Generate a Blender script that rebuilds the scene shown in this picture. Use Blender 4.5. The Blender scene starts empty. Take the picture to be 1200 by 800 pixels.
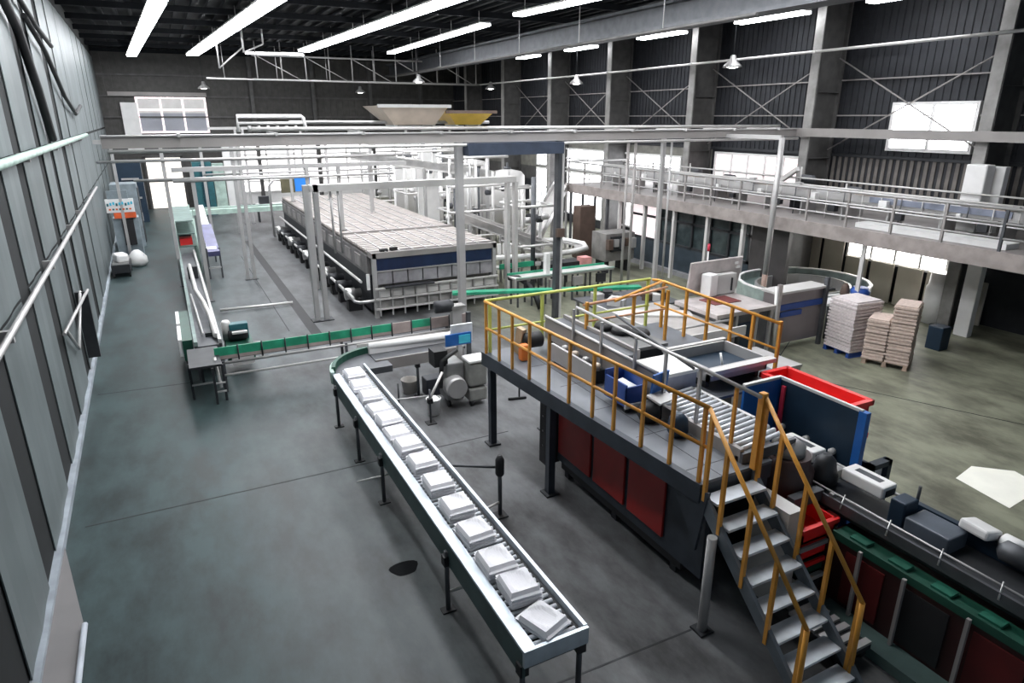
import bpy, bmesh, math, random
from mathutils import Vector, Matrix
random.seed(7)
S = bpy.context.scene
COL = S.collection
# ------------------------------------------------------------------ camera, light, exposure
cam_d = bpy.data.cameras.new('camera'); cam = bpy.data.objects.new('camera', cam_d); COL.objects.link(cam)
cam.location = (0, 0, 6.0); cam.rotation_euler = (math.radians(90-18.85), 0, math.radians(-27.2))
cam_d.sensor_width = 36; cam_d.lens = 23.1; cam_d.clip_start = .05; cam_d.clip_end = 200
S.camera = cam
W = bpy.data.worlds.new('world'); S.world = W; W.use_nodes = True
W.node_tree.nodes['Background'].inputs[0].default_value = (.55, .68, .8, 1)
W.node_tree.nodes['Background'].inputs[1].default_value = .32
S.view_settings.view_transform = 'Standard'; S.view_settings.look = 'None'
S.view_settings.gamma = 1; S.view_settings.use_curve_mapping = False
S.view_settings.exposure = 0.28
STRIP_E = 26; WIN_E = 5.0; PENDANT_W = 60

# ------------------------------------------------------------------ materials
MATS = {}
def mat(name, col, rough=.5, metal=0, var=.15, scale=3, col2=None, bump=0, emit=0, spec=.5):
    if name in MATS: return MATS[name]
    m = bpy.data.materials.new(name); m.use_nodes = True
    nt = m.node_tree; b = nt.nodes['Principled BSDF']
    b.inputs['Roughness'].default_value = rough; b.inputs['Metallic'].default_value = metal
    b.inputs['Specular IOR Level'].default_value = spec
    tc = nt.nodes.new('ShaderNodeTexCoord'); no = nt.nodes.new('ShaderNodeTexNoise')
    no.inputs['Scale'].default_value = scale; no.inputs['Detail'].default_value = 5
    nt.links.new(tc.outputs['Object'], no.inputs['Vector'])
    r = nt.nodes.new('ShaderNodeValToRGB'); c = col; d = col2 or tuple(v*(1-var*2) for v in col)
    r.color_ramp.elements[0].position = .35; r.color_ramp.elements[1].position = .65
    r.color_ramp.elements[0].color = (*d, 1); r.color_ramp.elements[1].color = (*c, 1)
    nt.links.new(no.outputs['Fac'], r.inputs[0]); nt.links.new(r.outputs[0], b.inputs['Base Color'])
    if bump:
        bp = nt.nodes.new('ShaderNodeBump'); bp.inputs['Strength'].default_value = bump; bp.inputs['Distance'].default_value = .02
        nt.links.new(no.outputs['Fac'], bp.inputs['Height']); nt.links.new(bp.outputs[0], b.inputs['Normal'])
    if emit:
        b.inputs['Emission Color'].default_value = (*col, 1); b.inputs['Emission Strength'].default_value = emit
    MATS[name] = m; return m
steel = mat('brushed_steel', (.62,.61,.60), .32, .85)
galv = mat('galvanised', (.46,.45,.445), .45, .4, .06, 2)
pale = mat('pale_steel', (.60,.585,.57), .45, .25, .05, 2)
dsteel = mat('dark_steel', (.10,.105,.115), .5, .4)
black = mat('black_rubber', (.012,.012,.014), .6)
dark = mat('dark_machine', (.035,.037,.042), .5, .3)
warm = mat('warm_grey_paint', (.30,.28,.27), .55, .1, .07, 1.5)
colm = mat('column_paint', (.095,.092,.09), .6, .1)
yellow = mat('orange_yellow_paint', (.72,.33,.05), .4, 0, .12)
lime = mat('lime_yellow_paint', (.62,.68,.16), .4)
red = mat('red_paint', (.30,.012,.010), .45, 0, .1)
bred = mat('bright_red_plastic', (.85,.03,.03), .35, 0, .05)
blue = mat('blue_plastic', (.02,.07,.30), .4, 0, .1)
bblue = mat('bright_blue_plastic', (.015,.12,.42), .4, 0, .1)
navy = mat('navy_panel', (.012,.03,.055), .45, .1, .1)
green = mat('green_belt', (.03,.36,.20), .45, 0, .2)
dgreen = mat('dark_green_paint', (.010,.07,.045), .45)
teal = mat('teal_paint', (.02,.12,.14), .45)
mint = mat('mint_paint', (.42,.55,.49), .5)
white = mat('white_paint', (.78,.77,.76), .5, 0, .04)
pulp = mat('white_pulp', (.78,.77,.80), .8, 0, .02, 30)
pulpb = mat('beige_pulp', (.62,.50,.44), .9, 0, .10, 14, bump=.3)
pulpg = mat('greyish_pulp', (.66,.60,.60), .9, 0, .10, 14, bump=.3)
deckm = mat('deck_plate', (.15,.16,.18), .42, .25, .14, 1.5)
stepm = mat('step_plate', (.66,.70,.75), .4, .1, .15, 3)
beige = mat('beige_board', (.55,.51,.44), .6, 0, .08, 1)
greyb = mat('grey_board', (.20,.19,.19), .6, 0, .08, 1)
orange = mat('orange_panel', (.75,.12,.03), .5)
cream = mat('cream_hopper', (.62,.52,.43), .6, 0, .08)
yhop = mat('yellow_hopper', (.72,.48,.07), .5, 0, .08)
duct = mat('navy_duct', (.05,.065,.10), .5, .2)
brass = mat('rusty_brown', (.10,.065,.05), .6)
glassd = mat('dark_glass', (.05,.07,.075), .12, 0, .2, spec=.8)
tube_e = mat('lamp_tube_light', (.95,.97,1), .5, emit=STRIP_E)
lamp_e = mat('small_lamp_light', (1,.98,.94), .5, emit=14)
win_e = mat('daylight_pane', (.95,.96,1), .3, emit=WIN_E)
winp_e = mat('pinkish_daylight_pane', (1,.86,.88), .3, emit=.75)
blind = mat('window_blind', (.33,.34,.38), .7, 0, .03, 1)
redlab = mat('red_label', (.75,.05,.10), .5)
cyan = mat('cyan_label', (.06,.55,.75), .5)
sky_lab = mat('blue_sheet', (.02,.22,.75), .5, 0, .02)

def floor_mat():
    m = bpy.data.materials.new('floor_concrete'); m.use_nodes = True
    nt = m.node_tree; N = nt.nodes.new; L = nt.links.new; b = nt.nodes['Principled BSDF']
    tc = N('ShaderNodeTexCoord')
    sx = N('ShaderNodeSeparateXYZ'); L(tc.outputs['Object'], sx.inputs[0])
    n0 = N('ShaderNodeTexNoise'); n0.inputs['Scale'].default_value = .35; n0.inputs['Detail'].default_value = 6; L(tc.outputs['Object'], n0.inputs['Vector'])
    n1 = N('ShaderNodeTexNoise'); n1.inputs['Scale'].default_value = 1.6; n1.inputs['Detail'].default_value = 8; n1.inputs['Roughness'].default_value = .65
    mp = N('ShaderNodeMapping'); mp.inputs['Scale'].default_value = (1, .45, 1); L(tc.outputs['Object'], mp.inputs[0]); L(mp.outputs[0], n1.inputs['Vector'])
    # base colour by x: dark green grey left, grey middle, paler olive right
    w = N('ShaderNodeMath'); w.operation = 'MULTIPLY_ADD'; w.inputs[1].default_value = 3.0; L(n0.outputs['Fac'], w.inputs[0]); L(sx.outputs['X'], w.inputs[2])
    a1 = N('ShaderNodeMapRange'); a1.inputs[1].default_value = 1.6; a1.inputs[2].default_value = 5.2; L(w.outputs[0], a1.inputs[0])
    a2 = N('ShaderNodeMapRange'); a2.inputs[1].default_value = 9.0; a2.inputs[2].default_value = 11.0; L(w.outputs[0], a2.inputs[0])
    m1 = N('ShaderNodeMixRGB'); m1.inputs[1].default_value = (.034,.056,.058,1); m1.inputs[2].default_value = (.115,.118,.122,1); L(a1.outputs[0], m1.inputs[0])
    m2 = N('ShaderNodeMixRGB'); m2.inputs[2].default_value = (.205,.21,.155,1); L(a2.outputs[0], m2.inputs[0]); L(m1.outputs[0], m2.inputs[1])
    r = N('ShaderNodeValToRGB'); r.color_ramp.elements[0].position = .36; r.color_ramp.elements[0].color = (.40,.38,.38,1)
    r.color_ramp.elements[1].position = .62; r.color_ramp.elements[1].color = (1.2,1.2,1.2,1); L(n1.outputs['Fac'], r.inputs[0])
    m3 = N('ShaderNodeMixRGB'); m3.blend_type = 'MULTIPLY'; m3.inputs[0].default_value = .9; L(m2.outputs[0], m3.inputs[1]); L(r.outputs[0], m3.inputs[2])
    L(m3.outputs[0], b.inputs['Base Color'])
    rr = N('ShaderNodeMapRange'); rr.inputs[3].default_value = .36; rr.inputs[4].default_value = .6; b.inputs['Specular IOR Level'].default_value = .3; L(n1.outputs['Fac'], rr.inputs[0]); L(rr.outputs[0], b.inputs['Roughness'])
    return m

# ------------------------------------------------------------------ geometry helpers
class MB:
    def __init__(s): s.v = []; s.f = []; s.smooth = False
    def add(s, vs, fs):
        n = len(s.v); s.v += [tuple(v) for v in vs]; s.f += [tuple(i+n for i in f) for f in fs]; return s
    def box(s, x0, x1, y0, y1, z0, z1):
        return s.add([(x0,y0,z0),(x1,y0,z0),(x1,y1,z0),(x0,y1,z0),(x0,y0,z1),(x1,y0,z1),(x1,y1,z1),(x0,y1,z1)],
                     [(0,3,2,1),(4,5,6,7),(0,1,5,4),(1,2,6,5),(2,3,7,6),(3,0,4,7)])
    def obox(s, c, sx, sy, sz, rz=0, rx=0, ry=0):
        M = Matrix.Translation(c) @ Matrix.Rotation(rz,4,'Z') @ Matrix.Rotation(ry,4,'Y') @ Matrix.Rotation(rx,4,'X')
        vs = [M @ Vector((i*sx/2, j*sy/2, k*sz/2)) for k in (-1,1) for i,j in ((-1,-1),(1,-1),(1,1),(-1,1))]
        return s.add(vs, [(0,3,2,1),(4,5,6,7),(0,1,5,4),(1,2,6,5),(2,3,7,6),(3,0,4,7)])
    def prism(s, pts, z0, z1):
        n = len(pts)
        return s.add([(x,y,z0) for x,y in pts]+[(x,y,z1) for x,y in pts],
                     [tuple(range(n-1,-1,-1)), tuple(range(n,2*n))]+[(i,(i+1)%n,(i+1)%n+n,i+n) for i in range(n)])
    def xprism(s, pts, x0, x1):      # polygon in y,z swept along x
        n = len(pts)
        return s.add([(x0,y,z) for y,z in pts]+[(x1,y,z) for y,z in pts],
                     [tuple(range(n-1,-1,-1)), tuple(range(n,2*n))]+[(i,(i+1)%n,(i+1)%n+n,i+n) for i in range(n)])
    def beam(s, p, q, w, h):
        p = Vector(p); q = Vector(q); d = (q-p).normalized()
        u = Vector((0,0,1)) if abs(d.z) < .95 else Vector((0,1,0))
        a = d.cross(u).normalized()*w/2; b = a.cross(d).normalized()*h/2
        vs = [c+i*a+j*b for c in (p,q) for i,j in ((-1,-1),(1,-1),(1,1),(-1,1))]
        return s.add(vs, [(0,3,2,1),(4,5,6,7),(0,1,5,4),(1,2,6,5),(2,3,7,6),(3,0,4,7)])
    def tube(s, path, r, n=8):
        s.smooth = True
        P = [Vector(p) for p in path]; rings = []
        a = None
        for i, c in enumerate(P):
            d = ((P[min(i+1,len(P)-1)]-P[max(i-1,0)])).normalized()
            if a is None:
                u = Vector((0,0,1)) if abs(d.z) < .9 else Vector((1,0,0)); a = d.cross(u).normalized()
            else: a = (a - d*a.dot(d)).normalized()
            b = d.cross(a)
            rings.append([c+r*(math.cos(t)*a+math.sin(t)*b) for t in [2*math.pi*k/n for k in range(n)]])
        vs = [v for rg in rings for v in rg]; fs = []
        for i in range(len(P)-1):
            for k in range(n): fs.append((i*n+k, i*n+(k+1)%n, (i+1)*n+(k+1)%n, (i+1)*n+k))
        fs += [tuple(range(n-1,-1,-1)), tuple((len(P)-1)*n+k for k in range(n))]
        return s.add(vs, fs)
    def lathe(s, c, prof, n=16, axis='Z'):
        s.smooth = True
        vs = []; 
        for r, h in prof:
            for k in range(n):
                t = 2*math.pi*k/n; x, y = r*math.cos(t), r*math.sin(t)
                v = (x,y,h) if axis == 'Z' else ((h,x,y) if axis == 'X' else (x,h,y))
                vs.append((c[0]+v[0], c[1]+v[1], c[2]+v[2]))
        m = len(prof); fs = [(i*n+k, i*n+(k+1)%n, (i+1)*n+(k+1)%n, (i+1)*n+k) for i in range(m-1) for k in range(n)]
        fs += [tuple(range(n-1,-1,-1)), tuple((m-1)*n+k for k in range(n))]
        return s.add(vs, fs)
    def build(s, name, m, parent=None, bevel=0, kind=None):
        me = bpy.data.meshes.new(name)
        off = wloc(parent) if parent else Vector((0,0,0))
        me.from_pydata([Vector(v)-off for v in s.v], [], s.f); me.materials.append(m)
        bm = bmesh.new(); bm.from_mesh(me); bmesh.ops.recalc_face_normals(bm, faces=bm.faces); bm.to_mesh(me); bm.free()
        if s.smooth:
            for p in me.polygons: p.use_smooth = len(p.vertices) == 4
        o = bpy.data.objects.new(name, me); COL.objects.link(o)
        if parent: o.parent = parent
        if bevel:
            b = o.modifiers.new('bevel', 'BEVEL'); b.width = bevel; b.segments = 2; b.limit_method = 'ANGLE'
        if kind: o['kind'] = kind
        return o
def wloc(o):
    v = Vector((0,0,0))
    while o: v += o.location; o = o.parent
    return v
def tag(o, label, cat, group=None):
    o['label'] = label; o['category'] = cat
    if group: o['group'] = group
    return o
def thing(name, label, cat, loc=(0,0,0), group=None):
    o = bpy.data.objects.new(name, None); COL.objects.link(o); o.location = loc; o.empty_display_size = .2
    return tag(o, label, cat, group)
def kids(o): return [c for c in bpy.data.objects if c.parent == o]
def copy_tree(o, parent=None):
    c = o.copy(); COL.objects.link(c); c.parent = parent
    for ch in kids(o): copy_tree(ch, c)
    return c
def clone(o, loc, rz=0, label=None):
    c = copy_tree(o); c.location = loc; c.rotation_euler = (0,0,rz)
    if label: c['label'] = label
    return c
def base_z(x, y): return 2.08 if (5.2 < x < 9.5 and 19.5 < y < 36.5) else 0
def struct(name, mb, m, parent=None, bevel=0):
    return mb.build(name, m, parent, bevel, None if parent else 'structure')
ORD = ['first','second','third','fourth','fifth','sixth','seventh','eighth','ninth','tenth','eleventh','twelfth','thirteenth','fourteenth','fifteenth','sixteenth','seventeenth','eighteenth']
def B(*a): return MB().box(*a)
def T(path, r=.02, n=8): return MB().tube(path, r, n)

# ------------------------------------------------------------------ room shell
XR, YB, ZC = 21.5, 52.0, 10.2
def wx(y): return -2.0-.02*y
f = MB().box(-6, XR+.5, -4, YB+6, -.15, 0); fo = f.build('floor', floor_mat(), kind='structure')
jm = mat('joint_filler', (.035,.037,.04), .8)
for i, (p, q) in enumerate([((-1.9,10.75),(5.4,10.68)), ((-2.1,16.6),(.2,16.4)), ((13.0,10.2),(16.0,4.0)), ((13.2,10.95),(15.6,12.4)), ((2.55,32.0),(2.6,19.5)), ((-1.9,5.0),(5.2,4.8))]):
    MB().beam((*p,.0015),(*q,.0015),.025,.003).build('expansion_joint', jm, fo)
MB().box(3.12,3.42,18.6,36,.001,.004).build('drain_channel', black, fo)
c = MB().box(-6, XR+.5, -4, YB+.6, ZC, ZC+.2)
x = -2
while x < XR:
    c.box(x, x+.14, -4, YB, ZC-.12, ZC); x += .55
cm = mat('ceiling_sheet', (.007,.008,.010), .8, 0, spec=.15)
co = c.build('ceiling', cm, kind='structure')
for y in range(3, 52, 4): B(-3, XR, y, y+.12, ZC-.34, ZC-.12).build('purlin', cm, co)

# left wall: dark backing with hanging grey sheets
wl = MB(); wl.prism([(wx(-4)+.0,-4),(wx(YB)+.0,YB),(wx(YB)-.35,YB),(wx(-4)-.35,-4)], 0, ZC)
wlo = wl.build('wall_left', mat('left_wall_back', (.006,.008,.009), .9), kind='structure')
sheet = mat('left_wall_sheet', (.155,.18,.185), .5, .15, .12, .8, bump=.3)
gaps = [-2.0,1.2,4.2,7.0,9.6,12.4,14.75,17.75,19.9,23.0,25.8,29,32.2,35.5,39,42.5,46,49.5,52]
gw = [.9,.9,.9,.9,.9,1.0,.95,.85,.6,.9,.4,.25,.16,.16,.16,.16,.16,.16,.1]
for i in range(len(gaps)-1):
    a = gaps[i]+gw[i]/2; b = gaps[i+1]-gw[i+1]/2
    n = 6; pts = []
    m = MB()
    for z0, z1, dz in ((.12,3.36,0),(3.42,5.3,.0),(5.4,9.6,0)):
        for k in range(n):
            ya, yb = a+(b-a)*k/n, a+(b-a)*(k+1)/n
            w0 = .03+.008*math.sin(k*math.pi/2+i); w1 = .03+.008*math.sin((k+1)*math.pi/2+i)
            m.add([(wx(ya)+w0,ya,z0),(wx(yb)+w1,yb,z0),(wx(yb)+w1,yb,z1),(wx(ya)+w0,ya,z1),
                   (wx(ya)+w0-.015,ya,z0),(wx(yb)+w1-.015,yb,z0),(wx(yb)+w1-.015,yb,z1),(wx(ya)+w0-.015,ya,z1)],
                  [(0,1,2,3),(7,6,5,4),(0,4,5,1),(3,2,6,7),(0,3,7,4),(1,5,6,2)])
    m.build('wall_sheet', sheet, wlo)
MB().prism([(wx(-4)-.05,-4),(wx(YB)-.05,YB),(wx(YB)+.1,YB),(wx(-4)+.1,-4)], 0, .12).build('baseboard_left', mat('grey_skirting',(.34,.38,.42),.5), kind='structure')
for z, r, nm in ((3.39,.045,'lower'),(5.35,.075,'upper')):
    t = thing('wall_rail', f'{nm} pale pipe rail running along the grey left wall', 'pipe rail', (wx(10)+.14,10,z))
    T([(wx(-3)+.16,-3,z),(wx(31)+.16,31,z)], r).build('pipe', mint if z>5 else galv, t)
    for y in (5,10,14.9,19.9,23,28): B(wx(y)-.05,wx(y)+.18,y-.04,y+.04,z-.12,z+.04).build('bracket', galv, t)
# loose black cables on the left wall
for i,(pts,lab) in enumerate([
    ([(13,8.6),(15.5,8.3),(17.3,7.7),(18.6,6.6),(19.4,5.5)],'thick black cable sagging down the left wall, nearest the camera'),
    ([(15,9.3),(18,8.5),(21,8.1),(24,7.9)],'black cable slanting across the upper left wall'),
    ([(19,8.1),(22,7.6),(25,6.6),(28,6.1),(31,6.4)],'drooping black cable on the far part of the left wall')]):
    tag(T([(wx(y)+.16,y,z) for y,z in pts], .09 if i==0 else .06).build('cable', black), lab, 'cable')
t = thing('bracket_frame', 'small grey steel bracket frame low on the left wall above the floor', 'bracket', (wx(18)+.1,17.5,1.9))
T([(wx(14.6)+.12,14.6,2.05),(wx(18.4)+.3,18.4,2.05)], .035).build('rail', galv, t)
for y in (14.8,18.3): T([(wx(y)+.15,y,2.05),(wx(16.4)+.1,16.4,1.2)], .035).build('strut', galv, t)
B(wx(18.3)+.0,wx(18.3)+.3,18.22,18.34,.4,2.05).build('post', dark, t)
t = thing('floor_board', 'grey brown board lying along the foot of the left wall', 'board', (-1.9,7.6,0))
MB().prism([(-2.1,10.2),(-1.72,8.3),(-1.66,4.0),(-2.02,4.0)], .004, .06).build('panel', greyb, t)
T([(-1.69,8.2,.1),(-1.63,4.0,.1)], .035).build('edge_tube', mat('light_tube',(.5,.54,.6),.4), t)

# back wall
brown = mat('back_wall_sheet', (.07,.067,.063), .6, .2)
m = MB().box(-6, XR+1, YB, YB+.3, 0, ZC)
wb = m.build('wall_back', brown, kind='structure')
m = MB(); x = -3.2
while x < XR: m.box(x, x+.16, YB-.05, YB, 4.4, ZC); x += .45
m.build('rib_sheet', brown, wb)
m = MB()
m.box(4.2, XR, YB-.04, YB, 0, 4.4); m.build('white_cladding', white, wb)
for z in (6.0,7.3,8.6): B(-3, XR, YB-.14, YB-.05, z-.05, z+.05).build('girt', colm, wb)
for x in (6.2,10.4,14.6,18.6): B(x-.12,x+.12, YB-.4, YB-.05, 0, ZC).build('wind_post', colm, wb)
# window at the left of the back wall
def window(name, x0,x1,y,z0,z1,nx,nz,panes,fm, axis='Y', fr=.07, lower=None):
    fmb = MB(); 
    def bx(a0,a1,b0,b1,d0=-.12,d1=0):
        return (a0,a1,y+d0,y+d1,b0,b1) if axis=='Y' else (y+d0,y+d1,a0,a1,b0,b1)
    fmb.box(*bx(x0-fr,x1+fr,z0-fr,z0)); fmb.box(*bx(x0-fr,x1+fr,z1,z1+fr)); fmb.box(*bx(x0-fr,x0,z0,z1)); fmb.box(*bx(x1,x1+fr,z0,z1))
    for i in range(1,nx): xx = x0+(x1-x0)*i/nx; fmb.box(*bx(xx-fr/2,xx+fr/2,z0,z1,-.1,-.02))
    for z in nz: fmb.box(*bx(x0,x1,z-fr/2,z+fr/2,-.1,-.02))
    o = fmb.build(name, fm, kind='structure')
    if lower:
        MB().box(*bx(x0,x1,z0,lower,-.06,-.04)).build('blind', blind, o); MB().box(*bx(x0,x1,lower,z1,-.06,-.04)).build('pane', panes, o)
    else: MB().box(*bx(x0,x1,z0,z1,-.06,-.04)).build('pane', panes, o)
    return o
window('window_1', -.9,3.1,YB-.02,5.1,7.15,3,[6.45],pale,win_e and winp_e, fr=.12, lower=6.25)
B(-1.9,-.95,YB-.25,YB-.02,3.9,6.9).build('trim_1', white, kind='structure')
B(-2.5,3.3,YB-.3,YB-.02,7.3,7.55).build('trim_2', warm, kind='structure')
# loading gate
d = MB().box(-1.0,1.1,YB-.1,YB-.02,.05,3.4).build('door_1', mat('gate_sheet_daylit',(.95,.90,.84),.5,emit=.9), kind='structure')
MB().box(-1.15,-1.0,YB-.2,YB,0,3.5).box(1.1,1.25,YB-.2,YB,0,3.5).box(-1.15,1.25,YB-.2,YB,3.4,3.55).box(-1,1.1,YB-.13,YB-.1,1.8,1.9).build('door_frame', colm, d)
window('back_wall_glow', 4.8,20.2,YB-.06,.9,4.3,8,[1.6,2.2,2.7,3.1,3.45,3.8],mat('back_glow_pane',(1,.97,.97),.5,emit=1.5),white, fr=.10)  # emitting panes added to make the white back wall glow

# right wall
rw = mat('right_wall_sheet', (.026,.028,.034), .6, .25)
m = MB().box(XR, XR+.3, -4, YB+.3, 0, ZC); wr = m.build('wall_right', rw, kind='structure')
m = MB(); y = 2.0
while y < YB: m.box(XR-.03, XR, y, y+.1, 4.75, ZC); y += .24
m.build('rib_sheet', rw, wr)
m = MB(); y = 2.0
while y < 17.4: m.box(XR-.03, XR, y, y+.12, 3.0, 4.75); y += .24
m.build('rib_sheet', mat('brown_rib_sheet',(.19,.17,.155),.6,.1), wr)
B(XR-.05,XR,22.6,YB,3.0,4.75).build('upper_panel', mat('olive_panel',(.22,.215,.19),.6,.1), wr)
B(XR-.04,XR,2,YB,2.15,3.0).build('lintel_band', colm, wr)
for z in (6.05,7.2): B(XR-.12,XR-.03,2,YB,z-.02,z+.02).build('girt', warm, wr)
B(XR-.12,XR,2,YB,4.68,4.78).build('dark_trim', dark, wr)
window('window_3', 11.9,14.4,XR-.05,5.05,6.35,2,[],win_e,white,'X',.1)
window('window_4', 17.7,22.2,XR-.05,3.25,4.5,5,[3.8],winp_e,white,'X',.09)
window('window_5', 24.5,38.0,XR-.05,3.2,4.2,7,[3.7],win_e,white,'X',.09)
window('window_6', 10.9,15.2,XR-.05,1.35,2.2,5,[],mat('low_daylight_pane',(1,.98,.95),.3,emit=11),white,'X',.08)
window('right_wall_glow', 24.0,38.0,XR-.05,.6,2.9,7,[1.8],win_e,white,'X',.1)  # added: bright white wall drawn as emitting panes to light the far end
# low beige boards under the gallery
for i in range(9):
    y0 = 18.3-i*.98
    o = B(XR-.22,XR-.16,y0,y0+.84,0,1.32 if i>3 else 2.5).build('partition_board', beige, bevel=.01)
    tag(o, f'upright beige board under the low windows, {ORD[i]} from the left', 'board', 'beige boards under the gallery windows')
# columns
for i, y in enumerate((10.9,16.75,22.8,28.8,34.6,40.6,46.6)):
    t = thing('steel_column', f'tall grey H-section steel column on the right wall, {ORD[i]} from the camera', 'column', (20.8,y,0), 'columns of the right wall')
    B(20.16,20.2,y-.17,y+.17,0,ZC).build('front_flange', mat('lit_flange',(.30,.29,.28),.5,.1), t)  # paler than the shaft: light on the flange face put into its colour
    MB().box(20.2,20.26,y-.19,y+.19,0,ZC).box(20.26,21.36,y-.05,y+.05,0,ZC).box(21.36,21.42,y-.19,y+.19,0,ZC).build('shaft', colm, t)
    B(20.05,21.44,y-.3,y+.3,0,.04).build('base_plate', dark, t)
    for z in (2.8,4.6,6.8): B(20.26,21.36,y-.17,y+.17,z,z+.03).build('stiffener', colm, t)
tag(B(19.78,20.02,9.95,10.35,0,4.75).build('white_post', white, bevel=.02),'bright white square post under and beside the gallery at the far right','post')
tag(MB().lathe((20.5,11.35,0),[(.38,0),(.38,1.1),(.33,1.16),(.31,1.55)],20).build('white_drum', white),'tall white round drum standing under the gallery beside the white post','drum')
ys = (10.9,16.75,22.8,28.8,34.6,40.6,46.6)
for i in range(5):
    a, b = ys[i]+.2, ys[i+1]-.2
    t = thing('cross_brace', f'thin crossed steel braces between wall columns, bay {ORD[i]} from the camera', 'brace', (21.0,(a+b)/2,5))
    for (p,q) in (((a,7.9),(b,4.9)),((a,4.9),(b,7.9))): T([(21.1+(.05 if p[1]>6 else 0),p[0],p[1]),(21.1+(.05 if p[1]>6 else 0),q[0],q[1])], .024,6).build('rod', warm, t)
# crane runway + wall pipe
tag(MB().beam((19.9,17.2,5.5),(19.9,3,5.5),.2,.27).build('runway_beam', warm),'grey runway beam running in front of the right wall columns','beam')
t = thing('wall_pipe','thin pale pipe running high along the right and back walls','pipe',(20.05,30,8.3))
T([(20.05,9.5,8.1),(20.1,30,8.05),(20.1,44.8,8.1),(3,45,8.15)], .045).build('pipe', pale, t)
for y in (16.75,22.8,28.8,34.6,40.6): B(20.0,20.2,y-.05,y+.05,8.05,8.12).build('clip', pale, t)
for x in (4,7,10,13,16,19): T([(x,45,8.15),(x,45,ZC-.1)], .02,6).build('hanger', galv, t)
tag(MB().box(15.3,16.1,8,50,8.75,8.86).box(15.65,15.75,8,50,8.86,9.5).box(15.4,16.0,8,50,9.5,9.6).build('roof_girder', dsteel),'long dark roof girder running the length of the hall','girder')
t = thing('service_pipe','slim pale pipe hung under the roof girder','pipe',(15.0,30,8.6))
T([(14.4,14,8.55),(15.0,48,8.7)], .05).build('pipe', colm, t)
for y in range(18,46,5): T([(14.5+.018*(y-14),y,8.6),(14.5+.018*(y-14),y,ZC-.1)], .02,6).build('hanger', galv, t)
# roof truss near the far end
t = thing('roof_truss','open web steel truss under the roof near the back wall','truss',(12,43,8.4))
T([(5.4,43,9.35),(19.6,43,9.35)], .05).build('top_chord', galv, t); T([(5.4,43,8.05),(19.6,43,8.05)], .05).build('bottom_chord', galv, t)
for k in range(11): x = 5.6+k*1.38; T([(x,43,8.05),(x,43,ZC-.1)], .035,6).build('web_post', galv, t)
for k in range(5): x = 5.6+k*2.76; T([(x,43,9.35),(x+2.5,43,8.05)], .025,6).build('web_diagonal', galv, t)
t = thing('roof_bracket','grey angled pipe bracket hanging from the roof at upper left','bracket',(4.0,36,8.4))
for p,q in (((4.2,36,ZC-.1),(4.2,36,8.9)),((5.1,36,ZC-.1),(5.1,36,9.3)),((4.2,36,8.9),(5.1,36,9.3)),((3.2,38,8.3),(4.4,38,9.3)),((3.2,38,8.3),(3.2,38,ZC-.1)),((4.4,38,9.3),(4.4,38,ZC-.1))): T([p,q],.04,6).build('bar', galv, t)

# ------------------------------------------------------------------ lamps
def strip(p, q, w, label, group, z=None, hang=True):
    p = Vector(p); q = Vector(q); c = (p+q)/2
    t = thing('strip_light', label, 'lamp', c, group)
    MB().beam(p+Vector((0,0,.07)), q+Vector((0,0,.07)), w+.06, .06).build('housing', pale, t)
    MB().beam(p, q, w, .08).build('diffuser', tube_e, t)
    if hang:
        for a in (.15,.85):
            r = p.lerp(q,a); T([r+Vector((0,0,.1)), Vector((r.x,r.y,ZC+.02))], .012,6).build('hanger', galv, t)
def row(p, q, n, w, nm, gap=.12):
    p = Vector(p); q = Vector(q)
    for i in range(n):
        a = p.lerp(q, (i+gap/2)/n); b = p.lerp(q, (i+1-gap/2)/n)
        strip(a, b, w, f'long ceiling light, {nm}, {ORD[n-1-i]} from the far end', 'lamps of the '+nm)
row((1.75,7,9.5),(-.74,49,9.5),9,.5,'leftmost lamp row',.1)
row((4.9,7,9.5),(2.5,46.5,9.5),8,.62,'second lamp row from the left',.03)
row((9.6,6,9.5),(7.95,41,9.5),7,.62,'third lamp row from the left',.01)
row((13.9,8,9.5),(12.25,23.4,9.5),5,.4,'near part of the fourth lamp row',.01)
row((12.3,26.2,9.5),(12.65,40,9.5),3,.4,'far part of the fourth lamp row',.01)
for i,(a,b) in enumerate(((11.6,14.6),(16.9,19.9),(22.9,25.7),(29.3,31.8),(35,37.2))):
    strip((19.6,a,9.27),(19.6,b,9.27),.42,f'short bright lamp along the right wall, {ORD[4-i]} from the far end','short lamps along the right wall')
strip((5.2,43.8,9.5),(8.3,43.2,9.5),.35,'slanting white lamp at the far end of the third row','end lamps')
def pendant(p, lab):
    t = thing('pendant_lamp', lab, 'lamp', p, 'small bell pendant lamps')
    x,y,z = p
    MB().lathe((x,y,z),[(.06,.45),(.10,.42),(.13,.25),(.34,.08),(.36,0),(.33,0),(.1,.2)],16).build('shade', galv, t)
    MB().lathe((x,y,z),[(.1,.16),(.2,.1),(.24,.03),(.12,-.02)],12).build('bulb', lamp_e, t)
    T([(x,y,z+.42),(x,y,ZC+.02)], .015,6).build('cord', dark, t)
for p, lab in (((3.1,50,7.75),'small bell pendant lamp near the back wall, leftmost'),((13.4,50,7.65),'small bell pendant lamp near the back wall, above the hoppers on its left'),
               ((14.3,40,7.95),'small bell pendant lamp above the yellow hopper'),((20.0,42,7.75),'small bell pendant lamp at the corner of the two far walls'),
               ((20.0,31.5,7.65),'small bell pendant lamp on the right wall, second from the camera'),((20.0,20.4,7.8),'small bell pendant lamp on the right wall, nearest the camera')):
    pendant(p, lab)

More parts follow.
